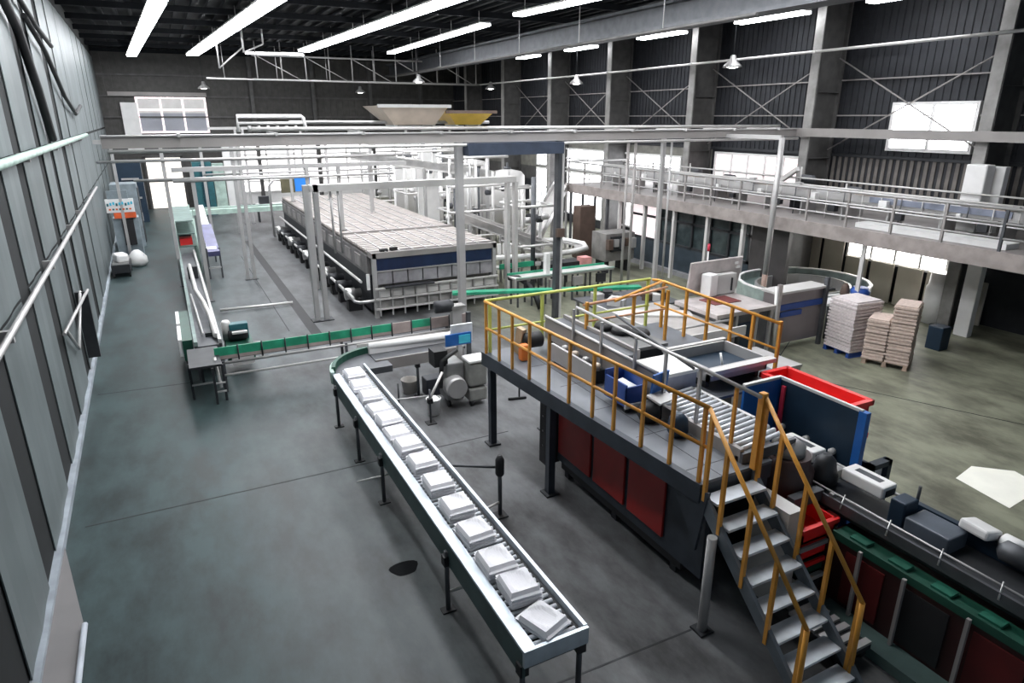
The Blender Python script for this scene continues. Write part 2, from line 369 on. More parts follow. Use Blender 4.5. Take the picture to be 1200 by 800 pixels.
# ------------------------------------------------------------------ overhead bridge of pipes and trays
t = thing('overhead_bridge','long grey overhead cable bridge crossing the whole hall on thin posts','bridge',(9,17,5.5))
MB().box(-1.1,19.85,16.85,17.15,5.36,5.60).build('tray', warm, t)
MB().box(-1.1,19.85,16.80,17.2,5.60,5.63).build('top_flange', galv, t)
T([(-1.0,16.75,5.30),(19.8,16.75,5.30)], .04).build('pipe', pale, t)
T([(2.0,17.6,5.72),(19.8,17.6,5.70)], .045).build('pipe', pale, t)
T([(3.0,18.2,5.88),(8.6,18.2,5.86)], .04).build('pipe', galv, t)
for i in range(10): x = 0.4+i*2.05; B(x-.03,x+.03,16.7,18.2,5.58,5.66).build('crossbar', galv, t)
B(7.25,10.2,16.6,17.5,5.02,5.34).build('navy_duct', duct, t)
for x in (7.12,10.28):
    B(x-.09,x+.09,16.9,17.1,0,5.36).build('post', galv if x<8 else dsteel, t); B(x-.16,x+.16,16.85,17.15,0,.02).build('foot', dark, t)
B(10.32,10.38,16.86,16.92,0,5.3).build('conduit', pale, t)
for x in (14.1,): B(x-.06,x+.06,16.94,17.06,0,5.36).build('post', galv, t)
T([(14.35,16.9,0),(14.35,16.9,5.3)], .035).build('conduit', galv, t)
for x in (12.7,12.98): T([(x,16.95,0),(x,16.95,5.3)], .045).build('post', warm, t)
B(10.15,10.4,16.78,16.9,2.6,2.85).build('valve_box', brass, t)
t = thing('pipe_column','slim brown and grey pipe column standing in front of the gallery rail','post',(16.6,14.6,0))
T([(16.6,14.6,1.2),(16.6,14.6,5.42)], .085).build('shaft', galv, t); T([(16.6,14.6,0),(16.6,14.6,1.25)], .088).build('lower_shaft', mat('copper_brown',(.30,.20,.16),.5), t)
MB().beam((16.6,14.6,5.42),(16.6,16.9,5.42),.12,.12).build('bracket', galv, t)
# hoppers standing on the bridge
def hopper(name, x0,x1,b0,b1,z0,z1,m,label):
    t = thing(name, label, 'hopper', ((x0+x1)/2,18.1,z0))
    ya,yb,yc,yd = 17.3,18.9,17.7,18.5
    o=[(x0,ya,z1),(x1,ya,z1),(x1,yb,z1),(x0,yb,z1)]; n=[(b0,yc,z0),(b1,yc,z0),(b1,yd,z0),(b0,yd,z0)]
    i=[(x+(.04 if x==x0 else -.04), y+(.04 if y==ya else -.04), z1) for x,y,_ in o]
    MB().add(o+n+i,[(0,1,5,4),(1,2,6,5),(2,3,7,6),(3,0,4,7),(7,6,5,4),(0,8,9,1),(1,9,10,2),(2,10,11,3),(3,11,8,0),(8,11,7,4),(9,8,4,5),(10,9,5,6),(11,10,6,7)]).build('body', m, t)
    B(x0-.05,x1+.05,ya-.06,ya+.01,z1-.05,z1+.03).build('rim', galv if m is cream else brass, t)
    MB().box(b0,b0+.08,yc,yd,z0-.12,z0+.01).box(b1-.08,b1,yc,yd,z0-.12,z0+.01).build('feet', galv, t)
hopper('cream_hopper', 5.1,7.0,5.6,6.75,5.80,6.28,cream,'wide cream funnel hopper on top of the overhead bridge')
hopper('yellow_hopper', 6.95,8.35,7.35,8.1,5.80,6.14,yhop,'yellow boat-shaped hopper beside the cream hopper on the bridge')
t = thing('guard_frame','small white tube frame standing on the left part of the overhead bridge','frame',(2.4,17.9,5.66))
T([(1.75,17.9,5.66),(1.75,17.9,6.02),(3.25,17.9,6.02),(3.3,17.9,5.98),(3.35,17.9,5.66)], .045).build('hoop', white, t)
T([(1.75,17.9,5.86),(3.3,17.9,5.86)], .03).build('rail', white, t)
for k in range(6): T([(2+k*.22,17.9,5.66),(2+k*.22,17.9,5.8)], .04).build('stub', galv, t)
# portal frame in front of the oven
t = thing('portal_frame','pale steel portal frame standing over the near end of the drying oven','frame',(3.65,20.2,0))
B(3.7,10.5,20.1,20.35,3.92,4.12).build('beam', pale, t)
for x in (3.58,3.86): B(x-.07,x+.07,20.1,20.3,0,4.12).build('post', galv, t)
B(3.4,4.05,20.0,20.4,0,.03).build('foot', dark, t)
for x in (10.2,10.5): B(x-.06,x+.06,20.1,20.3,0,3.94).build('post', pale, t)
for x in (4.3,4.52): T([(x,20.2,2.05),(x,20.2,3.95)], .035).build('hanger', galv, t)
# left pipe frames
def pframe(label, y, z, xs, x0, x1, extra=()):
    t = thing('pipe_gantry', label, 'gantry', (xs[0],y,0))
    B(x0,x1,y-.07,y+.07,z-.07,z+.07).build('beam', galv, t)
    for x in xs: B(x-.06,x+.06,y-.06,y+.06,base_z(x,y),z).build('post', galv, t); B(x-.12,x+.12,y-.12,y+.12,base_z(x,y),base_z(x,y)+.015).build('foot', dark, t)
    for (a,b,zz) in extra: T([(a,y-.1,zz),(b,y-.1,zz)], .045).build('rail', galv, t)
pframe('grey pipe frame behind the overhead bridge at the left aisle', 27, 5.2, (.0,2.3,2.55), -2.0, 8.5, ((-2.0,8.4,4.55),(-1.0,5,3.9)))
pframe('grey pipe frame farther back across the left aisle', 34, 5.0, (-1.9,1.6,5.4,7.2,9.4), -2.3, 12.0, ((-1.9,11.5,4.2),(1.6,11,3.5)))
pframe('grey pipe frame beside the left conveyor with a tall thin post', 24.2, 4.4, (.78,4.4,5.5), .2, 8.0, ((.2,7.5,4.05),))
pframe('farthest pale pipe frame near the glowing back wall', 42, 5.4, (3.9,4.3,7.5,11,14,17), 2.5, 18.0, ((3,18,4.6),(3,18,3.7)))

# ------------------------------------------------------------------ drying oven
t = thing('drying_oven','long drying oven with ribbed pale roof and navy front band','oven',(5.25,19.6,0))
X0,X1,Y0,Y1,ZT = 5.25,9.45,19.6,36.4,2.05
B(X0+.1,X1-.1,Y0+.35,Y1,.2,1.95).build('body', warm, t)
m = MB()
y = Y0+.1
while y < Y1: m.box(X0,X1,y,y+.17,ZT-.06,ZT+.02); y += .30
o = m.build('roof_slats', mat('roof_slat',(.50,.455,.43),.5,.1), t)
B(X0,X1,Y0,Y1,ZT-.12,ZT-.05).build('roof', mat('roof_sheet',(.15,.13,.12),.55,.1), t)
for x in (5.7,6.15,6.6,7.05,7.5,7.95,8.4,8.85): B(x-.025,x+.025,Y0,Y1,ZT+.02,ZT+.045).build('roof_seam', galv, t)
for y in (23.4,): B(X0,X1,y-.06,y+.06,ZT+.02,ZT+.08).build('roof_ridge', warm, t)
B(X0-.02,X1+.02,Y0-.05,Y0+.4,ZT-.16,ZT+.02).build('front_lintel', warm, t)
B(X0+.1,X1-.15,Y0,Y0+.34,1.50,ZT-.16).build('front_band', mat('navy_band',(.012,.025,.075),.35), t)
B(X0+.1,X1-.15,Y0-.02,Y0+.34,1.46,1.50).build('sill', galv, t)
for k in range(8): x=X0+.15+k*.5; B(x,x+.46,Y0+.02,Y0+.3,1.06,1.44).build('front_panel', mat('dull_panel',(.36,.35,.37),.45,.2), t)
B(X0,X0+.12,Y0-.05,Y0+.1,0,ZT).build('corner_post', galv, t); B(X1-.12,X1,Y0-.05,Y0+.1,0,ZT).build('corner_post', galv, t)
for z in (.95,.62,.3): B(X0,X1,Y0-.22,Y0-.14,z,z+.05).build('front_rail', pale, t)
for k in range(11): x=X0+.1+k*.4; B(x,x+.04,Y0-.2,Y0-.16,.1,1.0).build('front_bar', galv, t)
for k in range(10): x=X0+.17+k*.4; B(x,x+.3,Y0-.12,Y0-.08,.68,.93).build('guard_plate', pale, t)
for k in range(10): x=X0+.17+k*.4; B(x,x+.3,Y0-.12,Y0-.08,.34,.58).build('guard_plate', mat('dull_panel2',(.30,.29,.28),.5,.2), t)
B(X0+.3,X0+1.9,Y0-.3,Y0-.05,.98,1.02).build('shelf', dark, t)
B(X0-.03,X0+.1,Y0+.5,Y1,1.3,1.9).build('side_panel', mat('side_grey',(.20,.19,.19),.5,.2), t)
for k in range(12): y=Y0+1.2+k*1.3; B(X0-.06,X0-.02,y,y+.7,1.42,1.8).build('side_door', mat('side_door_grey',(.33,.31,.30),.5,.2), t)
B(X0,X0+.1,Y0+.4,Y1,.15,1.3).build('lower_side', dark, t)
for z,xx in ((1.12,-.28),(.62,-.55)): T([(X0+xx,Y0+.4,z),(X0+xx,Y1-.5,z)], .045).build('side_pipe', pale, t)
T([(X0-.55,Y0+2.5,.62),(X0-.55,Y0+.25,.55),(X0-.45,Y0+.05,.55),(X0+.35,Y0-.05,.6)], .05).build('bent_pipe', steel, t)
for k in range(13):
    y = Y0+1.3+k*1.2
    f = MB().lathe((X0-.35,y,.55),[(.05,-.28),(.2,-.26),(.2,.05),(.15,.08),(.15,.26),(.05,.28)],12,'X').build('fan_motor', dark if k%3 else steel, t)
    B(X0-.55,X0-.1,y-.16,y+.16,.0,.34).build('motor_stand', black, t)
MB().obox((X0-.12,Y0+.15,1.15),.10,.06,.5).build('white_tag', white, t)
tag(MB().obox((X0+.42,Y0+.12,ZT+.06),.24,.15,.08).build('oven_glove', black),'black glove lying on the near left corner of the oven roof','glove')
tag(MB().obox((X0+.75,Y0+.16,ZT+.07),.22,.13,.10,.4).build('oven_glove', black),'second black glove on the oven roof, right of the corner one','glove')
# control box with blue sheet behind the oven
t = thing('control_screen','square control screen with blue cover on an arm behind the oven','screen',(5.6,36.8,2))
B(6.0,6.8,36.6,36.75,2.3,3.1).build('blue_cover', sky_lab, t); B(5.3,5.98,36.6,36.8,2.25,2.95).build('screen', mat('olive_screen',(.13,.12,.07),.4), t)
T([(4.7,36.7,0),(4.7,36.7,2.6),(4.95,36.7,2.9),(5.4,36.7,2.9)], .06).build('arm', galv, t)

# floor pipes between conveyor and oven
tag(T([(.95,22.5,.09),(3.2,22.4,.09)],.045).build('floor_pipe',pale),'pale pipe lying across the grey floor between left conveyor and drain','pipe')

# ------------------------------------------------------------------ green guarded cross conveyor
t = thing('cross_conveyor','low conveyor with green side guards crossing in front of the oven','conveyor',(.6,15.7,0))
def cy(x): return 15.75+0*(x)
B(.35,6.6,15.58,15.98,.74,.80).build('bed', dsteel, t)
for k in range(12):
    x = .4+k*.52
    B(x,x+.49,15.5,15.53,.86,1.06).build('green_guard' if k<8 else 'grey_guard', green if k<8 or k==9 else mat('pinkish_board',(.40,.33,.31),.6), t)
    B(x,x+.49,15.5,15.52,.78,.86).build('kick_plate', mat('pinkish_board',(.40,.33,.31),.6), t)
    T([(x+.5,15.48,.66),(x+.5,15.48,1.1)], .018,6).build('guard_post', dark, t)
T([(.4,15.45,.70),(6.5,15.45,.70)], .035).build('rail', galv, t); T([(.5,15.4,.42),(6.5,15.4,.42)], .03).build('rail', pale, t)
B(3.6,6.4,15.38,15.44,.60,.68).build('front_plate', pale, t)
for x in (.55,3.35,6.2): 
    for y in (15.45,15.95): B(x-.03,x+.03,y-.03,y+.03,0,.75).build('leg', dsteel, t)
t = thing('gate_post_machine','dark motor and grey post at the right end of the cross conveyor','machine',(6.2,15.3,0))
B(6.05,6.3,15.1,15.3,0,1.35).build('post', galv, t); B(6.45,6.55,15.1,15.2,0,1.2).build('post', dsteel, t)
MB().lathe((5.9,15.2,1.42),[(.05,-.3),(.16,-.28),(.17,.1),(.1,.2)],12,'X').build('motor', dark, t)
B(6.0,6.4,15.05,15.35,1.35,1.42).build('plate', steel, t)

# ------------------------------------------------------------------ left U-shaped conveyor with green trim
t = thing('side_conveyor','long conveyor with pale green trim along the left aisle','conveyor',(.3,17,0))
B(.02,.10,16.3,28.8,.92,1.02).build('outer_rail', mat('grey_mint',(.22,.30,.28),.5), t); B(.55,.62,16.3,28.8,.92,1.02).build('inner_rail', galv, t)
B(.1,.55,16.3,28.8,.86,.9).build('belt', dsteel, t)
for k in range(7):
    y = 16.5+k*2
    for x in (.05,.6): B(x-.03,x+.03,y-.03,y+.03,0,.92).build('leg', dsteel, t)
    B(.05,.6,y-.02,y+.02,.35,.4).build('brace', galv, t)
for k in range(5): y=17+k*2.4; B(.03,.6,y,y+1.5,.3,.85).build('side_skirt', mat('grey_green_skirt',(.10,.15,.15),.5), t)
t = thing('return_conveyor','pale green topped conveyor linking left aisle and far oven end','conveyor',(.1,38.8,0))
B(-.1,6.0,38.7,39.3,1.25,1.33).build('belt', mint, t); T([(-.1,38.65,1.45),(6,38.65,1.45)], .04).build('rail', mint, t); B(-.1,6,38.62,38.68,1.1,1.28).build('side', mint, t)
for x in (.1,3.2,5.8): B(x-.05,x+.05,38.75,38.85,0,1.25).build('leg', galv, t)
for k in range(6): B(.1+k*.3,.14+k*.3,38.6,38.66,.6,1.4).build('slat', mint, t)
# white feeder boxes along conveyor's left end
t = thing('feed_cabinet','low cabinet with two white doors at the near end of the left conveyor','cabinet',(-.2,17,0))
B(-.22,.0,16.6,19.4,.5,1.0).build('body', dgreen, t)
for y0 in (16.65,18.1): B(-.30,-.22,y0,y0+1.25,.6,1.02).build('door', white, t)
for y in (16.7,19.3): B(-.2,-.14,y-.03,y+.03,0,.56).build('leg', dark, t)
t = thing('transfer_motor','dark green drive motor unit beside the corner of the two conveyors','machine',(1.0,17.2,0))
B(.72,1.35,16.6,17.5,.3,.72).build('base', dgreen, t)
MB().lathe((1.05,16.95,.86),[(.05,-.25),(.13,-.23),(.13,.16),(.07,.22)],14,'X').build('motor', black, t); B(.86,1.3,17.05,17.3,.72,1.12).build('gearbox', teal, t, bevel=.02); B(.9,1.25,16.75,16.85,.95,1.0).build('bracket', pale, t)
MB().lathe((1.05,17.35,.85),[(.04,-.3),(.16,-.27),(.16,.2),(.1,.26)],12,'X').build('motor', teal, t)
MB().lathe((.8,17.2,.7),[(.11,0),(.11,.45),(.08,.5)],12).build('tank', pale, t)
B(.8,1.3,16.45,16.6,.25,.55).build('tray', pale, t); T([(1.35,16.7,.3),(1.5,16.7,.3),(1.5,16.7,.7),(1.35,16.7,.7)], .02,6).build('handle', galv, t)
t = thing('bent_duct','pale curved tube running down the near end of the left conveyor','tube',(.35,18,1))
T([(.28,24,1.35),(.3,20.5,1.3),(.42,19.2,1.25),(.5,18,1.15),(.52,16.7,1.0)], .06).build('tube', pale, t)
T([(.15,20.2,1.25),(.2,18.6,1.2),(.25,16.8,1.05)], .03).build('rod', galv, t)
B(.2,.5,23.9,24.1,0,1.3).build('support', dark, t); B(.3,.5,17.0,17.1,0,1.0).build('support', dark, t)
t = thing('step_frame','dark stepped leg frame under the left end of the cross conveyor','frame',(.3,15,0))
for x,y in ((-.15,15.3),(.1,16.2),(.3,14.8),(.5,14.95)): B(x-.025,x+.025,y-.025,y+.025,0,.85).build('leg', dark, t)
for z in (.25,.45): B(.28,.52,14.82,14.86,z,z+.03).build('rung', galv, t)
T([(.38,15.2,.95),(.42,14.85,.35)], .035).build('white_rod', pale, t); B(-.15,.5,14.85,16.2,.85,.9).build('top', dark, t); B(-.15,.3,15.2,15.24,.35,.38).build('rung', galv, t)
t = thing('inclined_feeder','steep feeder with white chute beside the left conveyor','feeder',(1.1,29,0))
MB().beam((1.15,33.0,2.2),(1.2,27.8,1.1),.35,.14).build('chute', white, t); MB().beam((1.2,30.2,1.7),(1.25,27.6,1.0),.42,.2).build('hood', mat('blue_black_print',(.10,.10,.22),.4), t)
for y in (27.8,31.2):
    for x in (1.0,1.45): B(x-.03,x+.03,y-.03,y+.03,0,1.2).build('leg', dsteel, t)
B(1.0,1.45,27.76,27.8,.4,.46).build('brace', galv, t)
t = thing('parts_rack','green posted rack with red and grey boxes behind left conveyor','rack',(-.1,31,0))
for y in (29,31.5,34): 
    for x in (.75,.05): T([(x,y,0),(x,y,2.2)], .035).build('post', mint, t)
for z in (1.1,1.6,2.1): B(.05,.75,29,34,z,z+.04).build('shelf', mat('dull_green',(.13,.20,.18),.5), t)
for k,(c_) in enumerate((bred,dark,galv,dark,redlab)): B(.15,.6,29.3+k*.9,29.9+k*.9,1.14,1.4).build('box', c_, t)

# ------------------------------------------------------------------ machines at the far left wall
t = thing('vending_cabinet','grey cabinet with teal print panel and orange band by the left wall','machine',(-2.3,34.2,0))
B(-2.35,-1.35,34.1,35.0,0,1.75).build('body', mat('blue_grey_cabinet',(.26,.31,.34),.5,.1), t)
B(-2.0,-1.55,34.02,34.1,.55,1.72).build('dark_door', black, t)
B(-2.25,-1.4,33.96,34.1,1.76,2.0).build('orange_band', orange, t)
s_ = B(-2.5,-1.42,33.95,34.1,2.02,2.6).build('print_panel', white, t)
for k in range(9): MB().obox((-2.42+k*.115,33.93,2.36+.03*(k%3)),.07,.02,.12).build('print', MATS['cyan_label'] if k%3 else teal, s_)
for k in range(7): MB().obox((-2.36+k*.13,33.93,2.16),.08,.02,.07).build('print', teal if k%2 else orange, s_)
B(-2.4,-1.6,33.98,34.1,2.6,2.95).build('top_box', mat('blue_grey_cabinet',(.26,.31,.34),.5,.1), t)
t = thing('tool_trolley','low dark trolley with white cloth by the left wall','trolley',(-2.1,30.2,0))
B(-2.4,-1.75,29.6,31.0,.18,.5).build('tray', dark, t); B(-2.35,-1.8,29.7,30.9,.5,.56).build('top', galv, t)
for x in (-2.35,-1.8):
    for y in (29.7,30.9): MB().lathe((x,y,.09),[(.02,-.03),(.09,-.03),(.09,.03),(.02,.03)],10,'X').build('wheel', black, t)
MB().obox((-2.05,30.1,.72),.45,.7,.32,.3).build('crumpled_cloth', white, t, bevel=.08)
t = thing('blue_bag','white and blue sack on the floor by the trolley','sack',(-1.55,31.8,0))
MB().lathe((-1.55,31.8,0),[(.25,0),(.38,.15),(.36,.4),(.2,.6),(.1,.68)],10).build('sack', white, t); MB().obox((-1.42,31.6,.3),.3,.05,.35,.5).build('print', blue, t)
t = thing('grey_locker','tall blue grey locker against the far left wall','cabinet',(-2.3,37,0))
B(-2.4,-1.3,36.6,38,0,3.0).build('body', mat('blue_grey_cabinet',(.26,.31,.34),.5,.1), t); B(-1.3,-1.27,36.7,37.9,.2,2.8).build('door', dark, t); B(-1.26,-1.23,37.0,37.05,1.2,1.6).build('handle', galv, t)
t = thing('teal_cabinet','tall dark teal cabinet at the back wall right of the gate','cabinet',(2.1,47.3,0))
B(1.6,2.7,47,48.2,0,3.3).build('body', teal, t); B(2.0,2.35,46.9,47,.1,3.2).build('door', mat('dark_teal',(.008,.05,.07),.3), t); B(2.75,3.4,47,47.6,0,3.2).build('side_panel', mint, t)
t = thing('dark_rack','dark shelf rack standing beside the loading gate','rack',(-1.6,46,0))
B(-2.5,-1.2,45.6,46.6,0,3.6).build('body', navy, t); B(-2.3,-1.4,45.5,45.6,1.4,1.5).build('shelf', galv, t); B(-2.3,-1.4,45.5,45.6,2.5,2.6).build('shelf', galv, t)
tag(B(3.5,4.1,47.5,48.1,0,4.6).build('white_pillar', white),'broad white pillar at the back wall beside the teal cabinet','pillar')
t = thing('desk','small dark desk with papers near the white pillar','desk',(5.0,42.5,0))
B(4.6,6.4,42.2,43,1.0,1.06).build('top', white, t)
for x in (4.7,6.3): B(x-.04,x+.04,42.3,42.9,0,1.0).build('leg', dark, t)
B(4.8,5.5,42.4,42.8,1.06,1.5).build('papers', dark, t)

# ------------------------------------------------------------------ pipework and tanks behind the oven
rnd = random.Random(4)
def pipe_rack(label, x0, x1, y0, y1, h, n, levels, m=pale):
    t = thing('pipe_rack', label, 'pipework', ((x0+x1)/2,(y0+y1)/2,0))
    for k in range(n):
        x = x0+(x1-x0)*k/(n-1); y = rnd.uniform(y0,y1)
        T([(x,y,0),(x,y,h*rnd.uniform(.8,1))], rnd.choice((.04,.06,.09)),8).build('riser', rnd.choice((pale,pale,galv,white,dsteel)), t)
    for z in levels:
        for y in (y0,y1): T([(x0,y,z),(x1,y,z)], .05,8).build('header', pale, t)
        for x in (x0,x1): T([(x,y0,z),(x,y1,z)], .04,8).build('header', galv, t)
    for k in range(n):
        x = rnd.uniform(x0,x1); y = rnd.uniform(y0,y1); z = rnd.choice(levels)
        MB().lathe((x,y,z*rnd.uniform(.5,1)),[(.05,-.14),(.12,-.1),(.12,.1),(.05,.14)],10,'X').build('valve', rnd.choice((dark,galv,dsteel)), t)
    return t
pipe_rack('tall rack of pale pipes and valves right of the drying oven', 9.9,12.4,24.5,26,4.6,11,(1.4,2.4,3.4,4.5))
pipe_rack('second rack of pale pipes behind the first, further back', 9.9,13.8,30,32,4.6,12,(1.2,2.6,3.8,4.5))
pipe_rack('farthest pipe rack right of the oven near the glowing back wall', 10.2,15.5,37,39,4.8,12,(1.5,3,4.6))
pipe_rack('slim pipes standing beyond the portal frame post', 10.9,12.3,20.6,22.2,4.0,7,(1.6,3.0))
pipe_rack('rack of thin grey pipes under the near gallery end', 13.4,15.4,27.4,28.3,3.0,8,(1.0,2.9))
for i,(x,y,r,h) in enumerate(((12.6,28.0,.75,3.0),(14.9,29.5,.85,3.2),(11.6,34.5,.8,3.6),(15.2,34.5,.9,3.4))):
    t = thing('process_tank', f'round pale steel process tank behind the oven, {ORD[i]} from the camera', 'tank', (x,y,0))
    MB().lathe((x,y,.4),[(r*.3,0),(r,.25),(r,h-.3),(r*.8,h-.1),(r*.2,h)],24).build('shell', pale, t)
    for a in range(3): xx=x+r*.8*math.cos(a*2.1); yy=y+r*.8*math.sin(a*2.1); T([(xx,yy,0),(xx,yy,.7)], .05).build('leg', galv, t)
    MB().lathe((x,y,.4+h),[(.18,0),(.18,.1),(.05,.12),(.05,.3)],12).build('lid', dsteel, t)
def incline(label, p, q, w):
    t = thing('inclined_conveyor', label, 'conveyor', ((p[0]+q[0])/2,(p[1]+q[1])/2,0))
    p = Vector(p); q = Vector(q)
    MB().beam(p,q,w,.12).build('belt', pale, t)
    d = (q-p).normalized(); s_ = d.cross(Vector((0,0,1))).normalized()*w/2
    for k in (-1,1): MB().beam(p+s_*k+Vector((0,0,.16)),q+s_*k+Vector((0,0,.16)),.05,.22).build('side_rail', steel, t)
    for a in (.12,.5,.9):
        c_ = p.lerp(q,a)
        for k in (-1,1): B(c_.x+s_.x*k-.04,c_.x+s_.x*k+.04,c_.y+s_.y*k-.04,c_.y+s_.y*k+.04,base_z(c_.x+s_.x*k,c_.y+s_.y*k),c_.z).build('leg', galv, t)
incline('long pale inclined duct descending behind the overhead bridge', (7.2,29,4.35),(12.8,26.5,3.5),.5)
incline('inclined conveyor rising to the gallery from the belt loop', (12.6,23.2,.9),(16.9,27.6,2.9),.7)
incline('low inclined conveyor right of the oven roof', (9.9,23.4,2.3),(12.2,21.2,1.35),.5)
t = thing('sorting_machine','dark machine with red and grey blocks behind the bridge post','machine',(13,24,0))
B(15.2,16.6,21.4,22.4,.5,1.6).build('body', mat('mixed_grey',(.24,.23,.22),.5,.2), t); B(15.4,16.0,21.3,21.4,.9,1.5).build('door', dark, t)
for k in range(5): B(15.2+k*.28,15.42+k*.28,21.2,21.4,1.0+.1*(k%2),1.4).build('block', (brass,galv,dsteel)[k%3], t)
for x in (15.4,16.4): B(x-.05,x+.05,21.5,22.3,0,.5).build('leg', dark, t)
tag(B(15.9,16.7,24.4,25.0,0,2.3).build('brown_locker', brass, bevel=.02),'tall brown locker under the far end of the gallery','locker')
# belt loop in the middle
t = thing('belt_loop','pale curved belt conveyor with white rim behind the bridge posts','conveyor',(12.6,20.7,0))
path = [(9.9,21.6,1.1),(11.2,21.35,1.1),(12.4,21.1,1.12),(13.6,21.2,1.12),(14.4,21.6,1.12),(14.8,22.4,1.12),(14.6,23.4,1.12),(13.4,24.0,1.12)]
T(path,.09,10).build('outer_rim', white, t)
m = MB()
for a,b in zip(path[:-1],path[1:]): m.beam((a[0],a[1]+.3,1.02),(b[0],b[1]+.3,1.02),.55,.06)
m.build('belt', galv, t)
B(9.9,13.2,20.9,21.3,.78,.86).build('table', pale, t); B(10.2,11.6,20.8,20.86,.82,1.0).build('green_edge', green, t)
for x in (10.1,11.0,12.0,13.1): 
    B(x-.04,x+.04,20.92,21.0,0,.78).build('leg', dsteel, t); B(x-.04,x+.04,21.4,21.48,0,1.0).build('leg', dsteel, t)
for k in range(7): B(9.95+k*.22,10.06+k*.22,21.75,21.85,1.15,1.55).build('white_bar', white, t)
B(11.9,13.4,20.2,20.8,.70,.95).build('dark_tray', dark, t); B(13.2,13.6,20.0,20.4,.65,1.1).build('red_tag', mat('salmon',(.75,.35,.33),.5), t)
tag(MB().prism([(4.8,16.9),(12.5,17.6),(12.6,18.2),(4.7,17.4)],0,.012).build('floor_mat', white) if False else MB().beam((7.3,18.2,.9),(12.9,16.2,.9),.3,.08).build('green_belt', green),'bright green belt strip running behind the platform rail','belt')

# ------------------------------------------------------------------ gallery, office
t = thing('gallery','raised grey gallery walkway with pipe railing along the right wall','walkway',(17.2,16,2.7))
B(17.0,21.2,2.5,27.4,2.78,3.0).build('deck', warm, t)
B(16.92,17.05,2.5,27.4,2.64,3.04).build('fascia', mat('fascia_warm',(.33,.29,.275),.5,.1), t)
for z,r in ((4.02,.04),(3.68,.03),(3.34,.025)): T([(17.0,2.5,z),(17.0,27.4,z)], r).build('rail', galv, t)
for i in range(19): y=2.9+i*1.35; B(16.97,17.03,y-.03,y+.03,3.0,4.0).build('rail_post', warm if i>4 else dsteel, t)
for y in (16.2,17.9,19.7,21.5,23.2,11.7): B(17.06,17.06+(.13 if y>12 else .06),y-.06,y+.06,0,2.78).build('support_post', pale, t)
for i in range(4): y=24+i*1.0; B(17.0,17.1,y-.04,y+.04,0,2.78).build('support_post', dsteel, t)
T([(17.0,27.4,4.02),(20.9,27.4,4.02)], .04).build('rail', galv, t)
t = thing('gallery_conveyor','roller conveyor with pale guards running on the gallery','conveyor',(18.6,16,3.0))
B(18.3,19.0,4,26,3.55,3.62).build('bed', galv, t); B(18.24,18.28,8.8,12.6,3.64,3.80).build('blue_grey_guard', mat('blue_grey',(.20,.22,.28),.4), t)
for x in (18.28,19.0): B(x,x+.05,4,26,3.6,3.8).build('side_guard', galv, t)
for i in range(15): y=4.5+i*1.5; B(18.3,19.0,y-.03,y+.03,3.0,3.55).build('leg', galv, t)
T([(18.2,4,3.95),(18.2,26,3.95)], .03).build('guide', pale, t); T([(18.16,4,3.45),(18.16,26,3.45)], .02).build('guide', white, t); T([(19.2,4,4.05),(19.2,26,4.05)], .025).build('guide', pale, t)
for i in range(34): y=6.2+i*.6; T([(18.2,y,3.0 if i%2 else 3.5),(18.2,y,3.95)], .016,6).build('guide_post', (pale,dsteel)[i%3==0], t)
for i in range(26): y=7+i*.72+rnd.uniform(-.2,.2); w=rnd.uniform(.08,.2); B(18.1,18.1+w,y,y+w*1.3,3.25+.3*(i%3),3.25+.3*(i%3)+w).build('sensor_box', (dark,white,galv)[i%3], t)
for i in range(14):
    y = 8+i*1.25+rnd.uniform(-.2,.2); w=rnd.uniform(.25,.5)
    tag(MB().obox((18.66,y,3.62+.14),w,.55,.28).build('pulp_bundle', (pulpg,pulpb,pulp)[i%3], bevel=.02), f'small bundle on the gallery conveyor, {ORD[i]} from the camera','bundle','bundles on the gallery conveyor')
tag(B(17.5,18.05,8.4,12.4,3.0,3.14).build('white_gallery_board', white, bevel=.01),'long white board lying on the gallery floor behind the rail','board')
tag(B(19.3,19.7,10.15,10.7,3.0,4.8).build('white_housing', white, bevel=.04),'large white housing on the gallery beside the wall column','housing')
for k,(y,h,m_) in enumerate(((14.2,1.0,galv),(16.0,1.4,dark),(19.6,1.0,warm),(21.5,1.2,galv))):
    t = thing('gallery_drive', f'small drive unit behind the gallery conveyor, {ORD[k]} from the camera','machine',(19.6,y,3.0))
    B(19.3,19.9,y-.3,y+.3,3.0,3.0+h*.6).build('base', m_, t); MB().lathe((19.6,y,3.0+h*.6+.14),[(.04,-.3),(.15,-.28),(.15,.2),(.06,.28)],12,'Y').build('motor', dsteel, t)
    T([(19.3,y,3+h*.5),(19.3,y,3+h)],.03).build('pipe', pale, t)
MB().beam((19.0,15.9,4.35),(19.2,17.0,3.7),.14,.14).build('chute_beam', pale, kids(bpy.data.objects['gallery_conveyor'])[0].parent)
t = thing('office_cabin','dark office cabin with framed windows under the gallery','cabin',(19,20,0))
B(17.72,17.86,16.4,23.2,.18,1.12).build('lower_panel', mat('slate_panel',(.035,.05,.065),.4), t)
B(17.86,20.4,16.4,23.2,0,2.6).build('inner', mat('cabin_inner',(.10,.10,.10),.8), t)
B(17.55,17.9,16.3,23.4,0,.18).build('plinth', mat('plinth_grey',(.26,.26,.27),.6), t)
fr = MB()
for z in (1.12,2.05,2.5): fr.box(17.70,17.86,16.4,23.2,z,z+.09)
for k in range(8): y=16.4+k*.96; fr.box(17.70,17.86,y,y+.09,1.12,2.6)
fo2 = fr.build('window_frame', dark, t)
for k in range(7):
    y=16.5+k*.96; lit = k>=5
    B(17.78,17.80,y,y+.86,1.2,2.5).build('pane', winp_e if lit else glassd, t)
